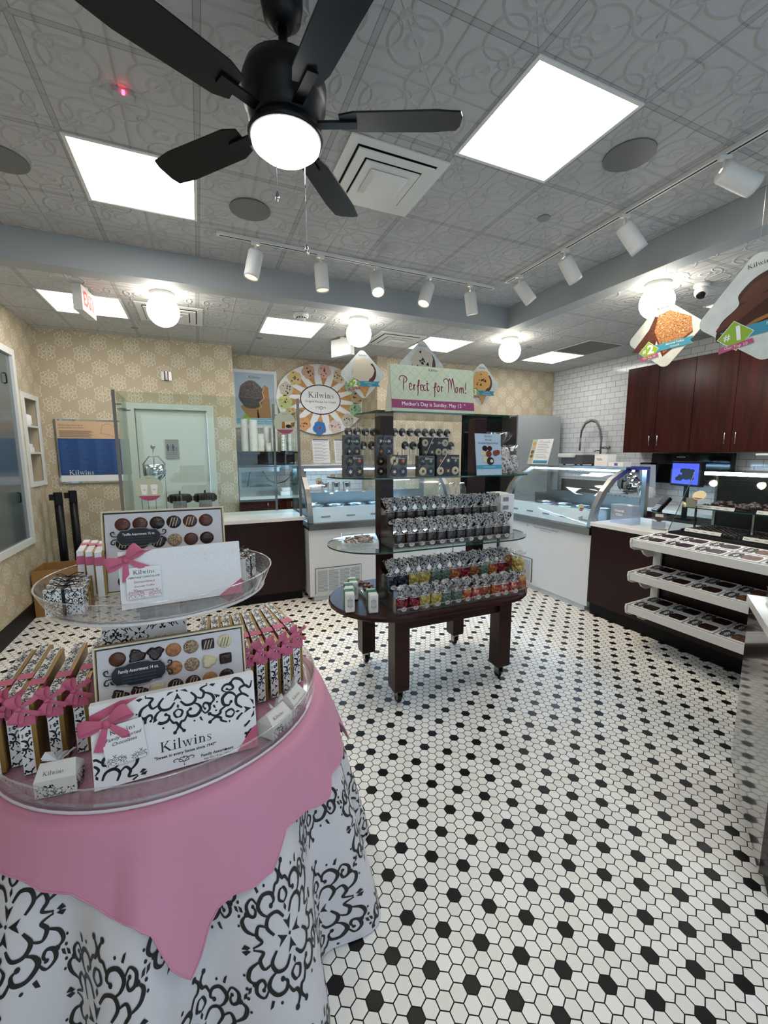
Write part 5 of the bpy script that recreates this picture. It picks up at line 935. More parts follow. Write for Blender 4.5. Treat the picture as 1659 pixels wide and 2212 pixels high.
for i, k in enumerate(seq): putbag(k, (1.085+.0765*i+(.003 if i % 2 else -.003), 2.232, ZT+.0035), f'bag of {nm[k]} sweets, {ORD[i+1]} from the left, front row, oval tabletop', 'candy bags in the front row on the tabletop', s=1.0, seed=i % 4)
seq = ['navy', 'navy', 'yellow', 'yellow', 'green', 'green', 'orange', 'red', 'amber', 'green', 'orange', 'red']
for i, k in enumerate(seq): putbag(k, (1.075+.0775*i, 2.37, ZT+.0985), f'bag of {nm[k]} sweets, {ORD[i+1]} from the left, back row, oval tabletop', 'candy bags in the back row on the tabletop', s=1.12, seed=(i+2) % 4, top=.075)
for i, (x, y, z, k) in enumerate(((2.03, 2.28, ZT, 'mixed'), (2.07, 2.38, ZT, 'cherry'), (2.01, 2.39, ZT+.09, 'mixed'), (2.05, 2.48, ZT+.02, 'orange'), (2.02, 2.30, ZT+.088, 'yellow'))):
    if z > ZT+.05: z = ZT+.128
    putbag(k, (x, y, z+.001), f'clear gummy bag heaped at the right end of the oval tabletop', 'clear bags at the right end of the oval table', s=1.15, seed=i % 3, rz=.6*i, clear=True, top=.03, sticker=False)
bin_('candy_bin', 'clear acrylic step bin of dark bags on the middle glass shelf', 1.055, 1.96, 2.275, 2.492, S1+.001, (0, .12))
for i in range(12): putbag('dark', (1.105+.073*i, 2.32, S1+.0045), f'dark scroll topped bag, {ORD[i+1]} from the left, front row, lower glass shelf', 'front row of bags on the lower glass shelf', s=1.02, seed=i % 4, top=.075, flare=1.15)
for i in range(12): putbag('dark', (1.10+.073*i, 2.46, S1+.1245), f'dark scroll topped bag, {ORD[i+1]} from the left, raised back row, lower glass shelf', 'back row of bags on the lower glass shelf', s=1.02, seed=(i+1) % 4, top=.075, flare=1.15)
# left tray of wrapped pieces and white boxes at right
t = thing('acrylic_tray', 'low clear tray of small wrapped candies at the left end of the lower glass shelf', 'tray', (.90, 2.52, S1+.001), radians(-18)); b = B(m['acrylrim']); b.box((-.10, -.14, 0), (.13, .14, .003)).box((-.10, -.14, .003), (-.097, .14, .05)).box((.127, -.14, .003), (.13, .14, .05)).box((-.097, -.14, .003), (.127, -.137, .04)).box((-.097, .137, .003), (.127, .14, .05)).build('tray_body', t)
rn = random.Random(11); wp = None
for i in range(46):
    if wp is None:
        b = B(mk_noise('wrapper', ['3a2a24', 'cfc6bc', '6a5044', 'e5e0da'], 120, .2, .003)); b.tube([(-.03, 0, 0), (-.024, 0, 0), (-.018, 0, 0), (.018, 0, 0), (.024, 0, 0), (.03, 0, 0)], [.008, .003, .007, .007, .003, .008], 7); wp = b.build('wrapped_candy'); o = wp
    else: o = wp.copy(); COL.objects.link(o)
    q = i/46; lx, ly = rn.uniform(-.06, .09), rn.uniform(-.10, .10); a = radians(-18); o.location = (.90+lx*cos(a)-ly*sin(a), 2.52+lx*sin(a)+ly*cos(a), S1+.014+.014*(i//16)); o.rotation_euler = (rn.uniform(-.2, .2), rn.uniform(-.25, .25), rn.uniform(0, 3)); tag(o, 'small twist wrapped candy piled in the low clear tray', 'candy', 'wrapped candies in the low tray')
for i, (x, y, z, l) in enumerate(((1.99, 2.50, S1+.001, 'front lower one'), (2.035, 2.62, S1+.001, 'rear lower one'), (1.99, 2.50, S1+.1455, 'front upper one on top'), (2.035, 2.62, S1+.1455, 'rear upper one on top'))):
    b = B(m['card']); b.box((x-.02, y-.055, z), (x+.10, y+.055, z+.14)); b.use(flat('print_grey', '8f8b88')); b.box((x+.0, y-.0558, z+.09), (x+.05, y-.0551, z+.12)).box((x+.0, y-.0558, z+.03), (x+.05, y-.0551, z+.06)).build('white_gift_box', None, 'plain white box, right end of the lower glass shelf, '+l, 'box', 'white boxes on the lower glass shelf')
# tins and purple pieces at the left of the tabletop
for i, (x, y, l) in enumerate(((.80, 2.40, 'leftmost in front'), (.925, 2.33, 'right one in front'), (.835, 2.51, 'in the second row'), (.895, 2.60, 'farthest back'))):
    t = thing('white_tin', 'white tin with a green paper band on the oval table, '+l, 'tin', (x, y, ZT), radians(-12)); t['group'] = 'white tins with green bands'
    B(m['white']).rbox((-.028, -.065, 0), (.028, .065, .12), .012, 0).build('tin_body', t); b = B(flat('band_green', '1f6b3c')); b.rbox((-.0295, -.02, -.0), (.0295, .03, .1215), .003, 1); b.use(m['card']); text(b, 'MINT', .014, frame((.0298, .005, .085), (0, 1, 0), (1, 0, 0)), m['card']); b.build('paper_band', t); b = B(m['ink']); motif(b.at(frame((0, -.0655, .06), (1, 0, 0), (0, -1, 0))), 0, 0, .018, .03, n=2); b.build('scroll_print', t)
b = B(m['acrylrim']); b.box((.96, 2.52, ZT), (1.05, 2.80, ZT+.03)).build('acrylic_tray', None, 'shallow clear tray holding purple foil pieces behind the tins', 'tray')
rn = random.Random(4); pc = None
for i in range(16):
    if pc is None: b = B(mk_noise('purple_foil', ['2a1a30', '4a2c5a', '6a5a30', '1a1418'], 60, .3, .003)); b.sphere((0, 0, 0), .018, 8, 1.2, 1, .8); pc = b.build('foil_candy'); o = pc
    else: o = pc.copy(); COL.objects.link(o)
    o.location = (rn.uniform(.975, 1.035), 2.54+.016*i, ZT+.045+rn.uniform(0, .012)); o.rotation_euler = (rn.uniform(0, 3), 0, rn.uniform(0, 3)); tag(o, 'purple foil wrapped piece in the shallow tray behind the tins', 'candy', 'purple foil pieces')
# cookie boxes, cake pops and bags on the upper glass shelf
def cookies(b, w, h, nx, ny, seed, z=.001):
    rn = random.Random(seed); cs = [('1c1412', 'c8b070'), ('2a1d1a', 'e0dcd0'), ('241c30', '9aa0b8'), ('3a2018', 'c87840'), ('d8c9a0', '3a2a20'), ('201816', '8fb0a0')]
    for i in range(nx):
        for j in range(ny):
            x, y = (i+.5)/nx*w-w/2, (j+.5)/ny*h; c = cs[rn.randrange(6)]; r = min(w/nx, h/ny)*.47; b.use(flat('cookie_'+c[0], c[0], .3)); b.disc((x, y), r, r, z, 16, .004); b.use(flat('icing_'+c[1], c[1], .5))
            n = rn.choice((4, 5, 6)); b.face([(x+r*(.55 if k % 2 else .22)*cos(pi*k/n), y+r*(.55 if k % 2 else .22)*sin(pi*k/n), z+.0052) for k in range(2*n)])
def cbx(x, y, z, w, h, d, nx, ny, seed, dark, label, rz=0):
    t = thing('cookie_gift_box', label, 'cookie box', (x, y, z), rz); t['group'] = 'boxes of decorated cookies'
    B(flat('box_black', '0b0a0b', .5) if dark else flat('box_clearback', '5c5856', .5)).box((-w/2, -d/2+.008, 0), (w/2, d/2, h)).build('carton', t); b = B(); b.at(frame((0, -d/2+.006, 0), (1, 0, 0), (0, -1, 0))); cookies(b, w*.98, h*.98, nx, ny, seed); b.build('cookies', t)
    B(m['film']).box((-w/2, -d/2-.002, 0), (w/2, -d/2, h)).build('window', t)
    b = B(m['card'] if dark else m['ink']); b.tube([(-w*.5, -d/2-.003, h*.3), (-w*.1, -d/2-.004, h*1.0), (-w*.1, d/2, h*1.01)], .0015, 5).tube([(-w*.1, -d/2-.003, h+.001), (-w*.16, -d/2-.01, h+.02), (-w*.05, -d/2-.01, h+.018), (-w*.1, -d/2-.003, h+.001)], .0015, 5); b.build('cord', t)
    b = B(m['card']); logo(b, .012, frame((w*.28 if dark else w*.1, -d/2-.0028, h*.85), (1, 0, 0), (0, -1, 0)), m['card']); b.build('printing', t)
U = S2+.001
cbx(.845, 2.42, U, .125, .13, .05, 2, 2, 1, False, 'clear box of four dark cookies at the left end of the upper glass shelf', .15); cbx(.865, 2.50, U+.0, .11, .25, .04, 2, 4, 2, False, 'tall clear cookie stack behind the leftmost cookie box', .15)
cbx(1.085, 2.31, U, .115, .13, .05, 2, 2, 3, False, 'clear box of blue and orange iced cookies in front of the left post'); cbx(1.05, 2.43, U, .11, .25, .04, 2, 4, 4, False, 'clear cookie box with yellow flowers, raised behind the blue one')
cbx(1.275, 2.31, U, .11, .125, .05, 2, 2, 5, False, 'clear box of four striped cookies left of the black gift box'); cbx(1.42, 2.30, U, .165, .13, .05, 3, 2, 6, True, 'black gift box of six cookies with white cord, front of the upper glass shelf'); cbx(1.40, 2.42, U, .20, .24, .04, 4, 4, 7, True, 'taller black gift box of cookies behind the corded one')
rn = random.Random(9); pop = None
def pops(x0, n, y, zz, lab):
    global pop
    for i in range(n):
        lbl = f'dark cake pop on a stick, {lab}, {ORD[i+1]} from the left'
        if pop is None:
            pop = thing('cake_pop', lbl, 'cake pop'); B(fl['dark']).sphere((0, 0, .15), .026, 14, 1, .8, 1.1).build('coated_cake', pop); B(m['card']).cyl((0, 0, 0), .0025, .13, 8).build('stick', pop); B(m['beige']).box((-.008, -.0275, .13), (.008, -.0225, .145)).build('label_tag', pop); B(m['acryl']).lathe([(.022, .05), (.027, .13), (.03, .17), (.012, .188), (.018, .20)], 10).build('wrapper', pop); bpy.context.view_layer.update(); o = pop
        else: o = dup(pop, label=lbl)
        o.location = (x0+.058*i, y, zz); o['group'] = 'cake pops in the '+lab
pops(.885, 4, 2.62, U+.13, 'tall left holder'); pops(.90, 4, 2.55, U+.04, 'low left holder'); pops(1.20, 8, 2.60, U+.13, 'back row behind the black boxes'); pops(1.24, 7, 2.52, U+.04, 'lower row behind the black boxes')
for x0, x1, l in ((.86, 1.10, 'left'), (1.18, 1.64, 'right')): B(m['acryl']).box((x0, 2.59, U), (x1, 2.66, U+.13)).box((x0, 2.515, U), (x1, 2.585, U+.04)).build('cake_pop_stand', None, f'clear stepped cake pop stand on the upper glass shelf, {l} one', 'stand')
b = B(flat('pale_blue_print', 'a9bccb')); F_ = frame((1.705, 2.235, U), (1, .08, 0), (.08, -1, .12)); b.at(F_).box((-.105, 0, -.002), (.105, .265, .001)); b.use(flat('teal_band', '3f93ad')).face([(-.105, .04, .0016), (.105, .04, .0016), (.105, .065, .0016), (-.105, .065, .0016)])
for i, (x, y, r, c) in enumerate(((-.03, .17, .022, '2a1d1a'), (.01, .17, .02, '3a2018'), (-.045, .14, .02, 'c9bf9a'), (0, .135, .024, '6a3026'), (.055, .14, .022, '7a3c2c'), (.075, .145, .02, '7a3c2c'), (-.03, .10, .022, 'c9bf9a'), (.01, .09, .03, '2c1a16'), (.02, .09, .012, 'd8d4c4'))): b.use(flat('cookie_'+c, c)).disc((x, y), r, r*.85, .0018+.0002*i, 18)
b.at(); logo(b, .013, F_ @ T(0, .247, .001), m['ink']); text(b, 'We Love', .018, F_ @ T(0, .226, .001), m['ink'], shear=.35, sx=.8); text(b, 'Chocolate-Dipped Cookies!', .0185, F_ @ T(0, .204, .001), m['ink'], shear=.35, sx=.8); text(b, 'Chocolate Dipped Cookies', .009, F_ @ T(0, .0525, .002), m['card']); b.build('counter_sign', None, 'pale blue sign reading We Love Chocolate-Dipped Cookies on the upper glass shelf', 'sign')
fl['popcorn'] = mk_noise('bag_wrapped_mix', ['b7b2ab', '4c403a', 'd5d0ca', '7c6a68', '2c2422'], 55, .15, .01, .5)
putbag('popcorn', (1.92, 2.42, U), 'large clear cellophane bag tied with white ribbon right of the pale blue sign', 'cellophane bags on the upper shelf', s=2.0, seed=1, clear=True, sticker=False, top=.045); putbag('popcorn', (2.06, 2.46, U), 'smaller clear cellophane bag at the right end of the upper glass shelf', 'cellophane bags on the upper shelf', s=1.35, seed=2, clear=True, sticker=False, top=.05)
# tent sign on the top shelf
t = thing('tent_sign', 'wide sage tent sign reading Perfect for Mom on the top glass shelf', 'sign', (1.325, 2.33, S3+.001))
F_ = frame((0, -.045, 0), (1, .0, 0), (0, -1, .12)); sg = mk_noise('sage_board', ['b0bba0', 'b9c2aa'], 6, .5, 0)
b = B(sg); b.at(F_).box((-.285, 0, -.003), (.285, .27, 0)); b.at().use(flat('sage_back', 'c4c9c0')).raw([(-.285, -.045, 0), (-.285, .06, 0), (-.285, -.012, .268)], [(0, 1, 2)]).raw([(.285, -.045, 0), (.285, .06, 0), (.285, -.012, .268)], [(2, 1, 0)]).raw([(-.285, .06, 0), (.285, .06, 0), (.285, -.012, .268), (-.285, -.012, .268)], [(0, 1, 2, 3)]); b.build('board', t)
b = B(flat('sage_line', '9aa68d')); b.at(F_)
for k in range(-9, 10):
    for s_ in (1, -1): b.ribbon([(x, .135+s_*(x-k*.062)*1.0) for x in [-.28+.56*j/40 for j in range(41)]], .0016, off=.0006, clip=lambda x, y: .07 < y < .268 and abs(x) < .283)
b.use(flat('plum_band', '8a3f66')).face([(-.285, .018, .001), (.285, .018, .001), (.285, .068, .001), (-.285, .068, .001)]); b.at()
logo(b, .014, F_ @ T(0, .25, .0), m['ink']); mom = flat('plum_ink', '7c3450'); text(b, "Mother's Day is Sunday, May 12", .032, F_ @ T(-.015, .043, .001), m['card']); text(b, 'th', .016, F_ @ T(.214, .052, .001), m['card'])
def script(b, pts, w=.0052): b.at(F_).use(mom).ribbon(cat(pts, 5), wv(w*.45, w*1.25), off=.0012)
def S(o, pts, s=1): return [(o[0]+x*s, o[1]+y*s) for x, y in pts]
e = .05
for o, P in (((-.205, .12), [(0, 0), (.03, .5), (.10, 1.3), (.14, 1.55)]), ((-.205, .12), [(-.35, 1.15), (-.5, 1.4), (-.2, 1.7), (.25, 1.65), (.5, 1.35), (.3, 1.0), (.0, .95)]),                     # P
             ((-.165, .12), [(-.05, .45), (.25, .6), (.22, .85), (.02, .8), (-.02, .35), (.15, .1), (.4, .3)]), ((-.140, .12), [(-.02, .25), (.1, .8), (.14, .6), (.3, .8)]), ((-.140, .12), [(.12, .7), (.08, .3), (.1, .05)]),
             ((-.118, .10), [(.0, -.1), (.15, .1), (.2, 1.0), (.3, 1.7), (.42, 1.6), (.25, 1.1)]), ((-.118, .12), [(.0, .6), (.45, .75)]), ((-.090, .12), [(-.02, .4), (.22, .6), (.2, .8), (.0, .7), (-.02, .3), (.15, .1), (.38, .3)]),
             ((-.068, .12), [(.25, .75), (.0, .75), (-.05, .3), (.12, .1), (.32, .3)]), ((-.048, .12), [(.08, 1.35), (.03, .5), (.1, .1), (.28, .3)]), ((-.048, .12), [(-.12, .95), (.3, 1.0)]),
             ((.0, .10), [(-.05, -.2), (.08, .0), (.12, .9), (.22, 1.5), (.34, 1.4), (.2, 1.0)]), ((.0, .12), [(-.1, .55), (.4, .7)]), ((.025, .12), [(.1, .75), (-.05, .6), (-.02, .2), (.15, .15), (.25, .5), (.12, .78), (.38, .7)]), ((.05, .12), [(.0, .25), (.08, .8), (.12, .6), (.32, .75)]), ((.05, .12), [(.1, .7), (.06, .3), (.08, .05)]),
             ((.10, .12), [(-.45, 1.2), (-.6, 1.5), (-.2, 1.75), (.1, 1.4), (.05, .6), (.0, .0)]), ((.10, .12), [(.05, 1.1), (.25, 1.75), (.4, 1.3), (.45, .5)]), ((.10, .12), [(.45, .5), (.6, 1.5), (.72, 1.8), (.85, .9), (.95, .0)]),
             ((.155, .12), [(.1, .75), (-.05, .6), (-.02, .2), (.15, .15), (.25, .5), (.12, .78), (.38, .7)]), ((.182, .12), [(.0, .75), (.02, .05)]), ((.182, .12), [(.02, .4), (.2, .8), (.28, .5), (.27, .05)]), ((.182, .12), [(.27, .4), (.45, .8), (.55, .5), (.56, .15), (.7, .2)]),
             ((.226, .12), [(.08, 1.5), (.0, .45)])): script(b, S(o, P, e))
b.at(F_).use(mom).disc((.226, .127), .0045, .0045, .0012, 10); b.at(); b.build('printing', t)
# ================================================================ FRONT ROUND TABLE WITH CLOTHS
TCX, TCY, TZ = -.12, 1.48, .75
t = thing('round_display_table', 'round table hidden under the scroll cloth', 'table', (TCX, TCY, 0)); B(m['tablewood']).at(T(0, 0, TZ-.028)).lathe([(.47, 0), (.475, .01), (.475, .024)], 48, caps=True).build('tabletop', t); B(m['tablewood']).cyl((0, 0, .02), .05, .70).lathe([(.25, 0), (.25, .02), (.05, .05)], 24, caps=True).build('pedestal', t)
RT, RBm = .482, .665
def skirt(phi, tt, extra=0):
    """cloth surface: phi angle, tt 0 at the table edge .. 1 at the floor"""
    f1 = min(1, max(0, .5+.5*sin(phi*11+.6*sin(phi*3)+1.1))); f2 = sin(phi*23+2); s_ = tt**.75
    r = RT+(RBm-RT)*tt**.9+s_*(-.085*(1-f1)**1.6*1.5+.02*f1+.006*f2)+extra
    return (TCX+r*cos(phi), TCY+r*sin(phi), TZ+.003-(TZ)*tt)
NP = 300; b = B(m['cloth']); b.smooth = True
rings = [[(TCX+r*cos(2*pi*i/NP), TCY+r*sin(2*pi*i/NP), TZ+.003) for i in range(NP)] for r in (.001, .25, .44, .472)]+[[(TCX+.479*cos(2*pi*i/NP), TCY+.479*sin(2*pi*i/NP), TZ+.0015) for i in range(NP)]]+[[skirt(2*pi*i/NP, q) for i in range(NP)] for q in [.012, .04]+[.08*k for k in range(1, 13)]+[.998]]
b.loft(rings, True, smooth=True)
def onskirt(s_, z):
    ph = s_/.58; tt = (TZ-z)/TZ
    if not .02 < tt < .99: return None
    x, y, zz = skirt(ph, tt, .0016); return (x, y, zz)
b.use(m['ink']); k = 0; S0 = -pi*.58
for j in range(12):
    ph = -187+j*20.5; s_ = radians(ph)*.58
    for z in ((.56, .15) if j % 2 else (.36, -.05)): motif(b, s_, z, .110, .150, onskirt, None, 6, lw=1.35)
b.build('scroll_tablecloth', None, 'white tablecloth with large black scroll medallions draped to the floor over the round table', 'tablecloth')
hem = [(-150, .60), (-131.6, .669), (-125.3, .663), (-120.5, .658), (-116.1, .643), (-109.9, .638), (-104.6, .609), (-101.5, .584), (-96.2, .577), (-92.8, .547), (-91.1, .5), (-89.4, .456), (-86.3, .41), (-84.3, .433), (-81.7, .496), (-79.3, .523), (-75.8, .53), (-70.6, .521), (-65.7, .528), (-62.3, .564), (-59.8, .589), (-52.1, .583), (-42.8, .565), (-37.7, .579), (-28.5, .563), (-15, .59), (-5, .60), (3, .41), (12, .52), (30, .64), (50, .65), (70, .62), (88, .54), (94, .41), (104, .53), (125, .65), (150, .63), (170, .55), (183, .41), (196, .52), (210, .60)]
def hemz(d):
    while d < -150: d += 360
    while d > 210: d -= 360
    for (a, za), (c, zc) in zip(hem, hem[1:]):
        if a <= d <= c: return za+(zc-za)*(d-a)/(c-a)
    return .6
b = B(m['pink']); NQ = 480; rings = [[(TCX+r*cos(2*pi*i/NQ), TCY+r*sin(2*pi*i/NQ), TZ+.006) for i in range(NQ)] for r in (.001, .25, .44, .474)]
def over(i, q):
    d = -150+360*i/NQ; ph = radians(d); hz = hemz(d); z = TZ+.004-(TZ-hz)*q; tt = max(0, (TZ-z)/TZ); x, y, _ = skirt(ph, tt); r = math.hypot(x-TCX, y-TCY)
    fold = .014*sin(ph*15+1)*q+.012*sin(ph*7)*q; r = max(r+.006, RT+(RBm-RT)*tt**.8*.9+.006)+abs(.008*q)+max(0, fold); return (TCX+r*cos(ph), TCY+r*sin(ph), z)
rings = [[(TCX+r*cos(radians(-150+360*i/NQ)), TCY+r*sin(radians(-150+360*i/NQ)), TZ+.006) for i in range(NQ)] for r in (.001, .25, .44, .474)]
rings += [[over(i, q) for i in range(NQ)] for q in (.02, .1, .25, .4, .55, .7, .85, .95, 1.0)]
b.loft(rings, True, smooth=True)
# turned hem
b.tube([over(i, 1.0) for i in range(0, NQ)]+[over(0, 1.0)], .0022, 5, caps=False); b.build('pink_overlay_cloth', None, 'pink satin square overlay with pointed corner hanging over the scroll tablecloth', 'tablecloth')
# ---------------- acrylic two tier stand
ZB = TZ+.0085
def traymesh(r0, r1, z, h, name, parent):
    b = B(m['acryl']); b.at(T(TCX, TCY, 0)); b.lathe([(.001, z), (r0, z)], 72, smooth=False).lathe([(.001, z+.006), (r0, z+.006)][::-1], 72, smooth=False); b.lathe([(r0, z), (r1, z+h)], 72).lathe([(r0-.005, z+.006), (r1-.005, z+h)][::-1], 72)
    o = b.build(name, parent); rb = B(m['acrylrim']); rb.at(T(TCX, TCY, 0)); rb.lathe([(r1-.005, z+h), (r1-.004, z+h+.002), (r1-.001, z+h+.002), (r1, z+h)], 72).lathe([(r0-.022, z+.0065), (r0-.006, z+.0075), (r0-.004, z+.012)], 72); rb.build('rim', o); eb = B(m['acrylglint']); eb.at(T(TCX, TCY, 0)).lathe([(r0-.001, z), (r0+.003, z+.002), (r0+.0035, z+.006), (r0+.001, z+.009)], 72); eb.build('base_edge', o); return o
st_ = thing('tiered_acrylic_stand', 'two tier round clear acrylic stand on the pink cloth', 'display stand', (0, 0, 0))
traymesh(.455, .462, ZB, .065, 'lower_tray', st_); ZU = 1.135; traymesh(.300, .328, ZU, .066, 'upper_tray', st_)
b = B(m['acryl']); b.at(T(TCX, TCY, 0)); b.lathe([(.035, ZB+.0065), (.035, ZU)], 24); b.build('column', st_)
b = B(m['acrylrim']); b.at(T(TCX, TCY, 0)).lathe([(.06, ZU-.004), (.06, ZU-.0005)], 24, caps=True); b.build('column_flange', st_)
# scroll printed carton standing on the column base behind the display (seen through the upper tray)
ZD = ZB+.0075
# ---------------- ribbons
def strip(b, ctr, ws, ax):
    """smooth ribbon: centre points, half widths, width direction"""
    n = len(ctr); P = []
    for i in range(n-1):
        for k in range(3): t = k/3; P.append((Vector(ctr[i]).lerp(Vector(ctr[i+1]), t), ws[i]+(ws[i+1]-ws[i])*t))
    P.append((Vector(ctr[-1]), ws[-1]))
    for _ in range(2): P = [P[0]]+[((P[i-1][0]+P[i][0]*2+P[i+1][0])/4, P[i][1]) for i in range(1, len(P)-1)]+[P[-1]]
    R_ = []
    for i, (p, w) in enumerate(P): d = Vector(ax).normalized(); R_.append([tuple(p-d*w), tuple(p+d*w*.0+Vector((0, 0, .0015))), tuple(p+d*w)])
    b.loft(R_, False, smooth=True)
def bow(b, s=1, tails=True, mt=None):
    b.use(mt or m['ribbon'])
    for k in (1, -1):
        C_ = [(0, 0, .005), (.016*k, .010, .016), (.036*k, .020, .022), (.055*k, .020, .018), (.060*k, .010, .010), (.048*k, .000, .005), (.022*k, -.004, .004), (0, 0, .005)]
        strip(b, [(x*s, y*s, z*s) for x, y, z in C_], [.005*s, .010*s, .015*s, .018*s, .017*s, .014*s, .009*s, .005*s], (-.25*k, 1, .1))
        if tails:
            T_ = [(0, 0, .004), (.012*k, -.018, .009), (.024*k, -.040, .006), (.038*k, -.062, .003)]
            strip(b, [(x*s, y*s, z*s) for x, y, z in T_], [.004*s, .008*s, .010*s, .011*s], (1, .55*k, 0))
    b.sphere((0, 0, .009*s), .010*s, 10, 1, 1.25, .8); return b
def photo(b, w, h, rows, cols, seed, M_, x0=.02, skip=0):
    """printed chocolates on the insert card"""
    rn = random.Random(seed); M0 = b.M; b.M = M_
    for r in range(rows):
        for c in range(cols):
            x = -w/2+x0+(w-2*x0)*(c+.5)/cols; y = h-(r+.5)*h/rows*.98; k = rn.choice(['milk', 'dark', 'milk', 'dark', 'nut', 'milk', 'tan', 'dark', 'white'] if seed != 2 else ['milk', 'dark', 'milk', 'nut', 'dark'])
            R_ = min((w-2*x0)/cols, h/rows)*.45; sh = rn.choice('rrsb' if seed != 2 else 'r'); a0 = rn.uniform(0, 3); b.use(CH[k])
            if sh == 'r': b.disc((x, y), R_, R_*.95, .001, 20, .006)
            else:
                n = 24; P = []
                for i in range(n):
                    a = 2*pi*i/n; rr_ = R_*(1/max(abs(cos(a)), abs(sin(a)))**.8*.85 if sh == 's' else 1+.16*sin(3*a+a0)+.08*sin(7*a)); P.append((x+rr_*cos(a), y+rr_*sin(a)*.9))
                b.loft([[(px, py, .001) for px, py in P], [(x+(px-x)*.92, y+(py-y)*.92, .005) for px, py in P], [(x+(px-x)*.7, y+(py-y)*.7, .007) for px, py in P]], True, False, True).face([(x+(px-x)*.7, y+(py-y)*.7, .007) for px, py in P])
            if k in ('milk', 'dark', 'white') and rn.random() < .45:
                b.use(CH['white'] if k != 'white' else CH['dark'])
                for q in (-.4, 0, .4): b.ribbon([(x+R_*(q-.2), y-R_*.62), (x+R_*(q), y), (x+R_*(q+.2), y+R_*.62)], .0016, off=.0076)
    b.M = M0
def plaque(b, M_, w, h, title):
    M0 = b.M; b.M = M_; b.use(flat('plaque_edge', '8f8f94')); P = []
    def shape(k): return [(-w/2+.012-k, -h/2-k), (-w/4, -h/2-k), (-w/4+.01, -h/2-.005-k), (0, -h/2-.006-k), (w/4-.01, -h/2-.005-k), (w/4, -h/2-k), (w/2-.012+k, -h/2-k), (w/2-.002+k, -h/2+.012), (w/2+k, 0), (w/2-.002+k, h/2-.012), (w/2-.012+k, h/2+k), (w/4, h/2+k), (w/4-.01, h/2+.005+k), (0, h/2+.006+k), (-w/4+.01, h/2+.005+k), (-w/4, h/2+k), (-w/2+.012-k, h/2+k), (-w/2+.002-k, h/2-.012), (-w/2-k, 0), (-w/2+.002-k, -h/2+.012)]
    b.face([(x, y, .0092) for x, y in shape(.0018)]); b.use(m['navy']).face([(x, y, .0098) for x, y in shape(0)])
    b.use(m['ink'])
    for k in (1, -1):
        for j in (1, -1): Q = [(k*x, j*y) for x, y in cat([(w/2-.002, .004), (w/2+.012, .006), (w/2+.016, .016), (w/2+.008, .019), (w/2+.007, .012)], 4)]; b.ribbon(Q if k*j > 0 else Q[::-1], wv(.002, .004), off=.0095)
    b.M = M0; text(b, title, .0125*w/.13, M_ @ T(0, h*.22, 0), m['card'], off=.0104, sx=.75, bold=.015)
    for i in range(3): text(b, 'chocolates with nuts and caramel', .006*w/.13, M_ @ T(0, -.001-.0085*i, 0), flat('plaque_text', '5c6070'), off=.0104)
def insert_box(label, x, y, z, w, h, lean, rz, rows, cols, seed, title, title_at, dpt=.03, tilt=0):
    t = thing('open_chocolate_box', label, 'chocolate box', (x, y, z), rz); R_ = RX(-lean) @ Matrix.Rotation(tilt, 4, 'Y')
    b = B(m['gold']); b.at(R_); b.box((-w/2, 0, 0), (w/2, dpt, .004)).box((-w/2, 0, h-.004), (w/2, dpt, h)).box((-w/2, 0, .004), (-w/2+.004, dpt, h-.004)).box((w/2-.004, 0, .004), (w/2, dpt, h-.004)); b.use(flat('cream_edge', 'd9d2b8')).box((-w/2-.002, -.003, -.002), (w/2+.002, -.0005, .003)).box((-w/2-.002, -.003, h-.003), (w/2+.002, -.0005, h+.002)).box((-w/2-.002, -.003, .003), (-w/2+.002, -.0005, h-.003)).box((w/2-.002, -.003, .003), (w/2+.002, -.0005, h-.003)); b.build('box_base', t)
    b = B(m['ink']); b.at(R_).box((-w/2+.0045, .004, .0045), (w/2-.0045, dpt, h-.0045)); b.build('black_liner', t)
    b = B(mk_noise('marble_photo_card', ['d9d7d8', 'cfccd0', 'dedcdd'], 5, .4, 0) if 'photo' not in m else m['photo']); m['photo'] = b.mats[0]; b.at(R_).box((-w/2+.006, .001, .006), (w/2-.006, .0035, h-.008)); F_ = R_ @ frame((0, .001, 0), (1, 0, 0), (0, -1, 0)); b.at(); photo(b, w-.02, h-.012, rows, cols, seed, F_); plaque(b, F_ @ T(*title_at, 0), .13*w/.38, .048*w/.38, title); b.at(); b.build('photo_card', t); return t
# lower display: lid in front of an opened box
insert_box('opened family assortment box showing a printed card of chocolates, behind the big scroll lid', -.095, 1.225, ZD+.033, .372, .265, radians(9), radians(1), 5, 7, 1, 'Family Assortment 14 oz.', (-.085, .185), tilt=0)
L_ = thing('assortment_box_lid', 'big white scroll printed Kilwins family assortment lid at the front of the lower tray'.replace('Kilwins ', ''), 'box lid', (-.085, 1.118, ZD), radians(1.5))
R_ = RX(radians(-7)); w, h = .378, .205; b = B(m['card']); b.at(R_).box((-w/2, 0, 0), (w/2, .022, h)); F_ = R_ @ frame((0, 0, 0), (1, 0, 0), (0, -1, 0))
b.at(F_).use(m['ink']); cl = lambda x, y: abs(x) < w/2-.001 and .001 < y < h-.001 and not (-.04 < x < .155 and .02 < y < .085) and not (x < -.05 and y < .13 and x > -.16 and y > .07); fn = lambda x, y: (x, y, .0006)
for (x, y, s_, rot) in ((.0, .20, .095, 0), (-.17, -.01, .10, .3), (.185, .11, .10, 1.57)): motif(b, x, y, s_, s_, fn, cl, 6, rot, lw=1.5)
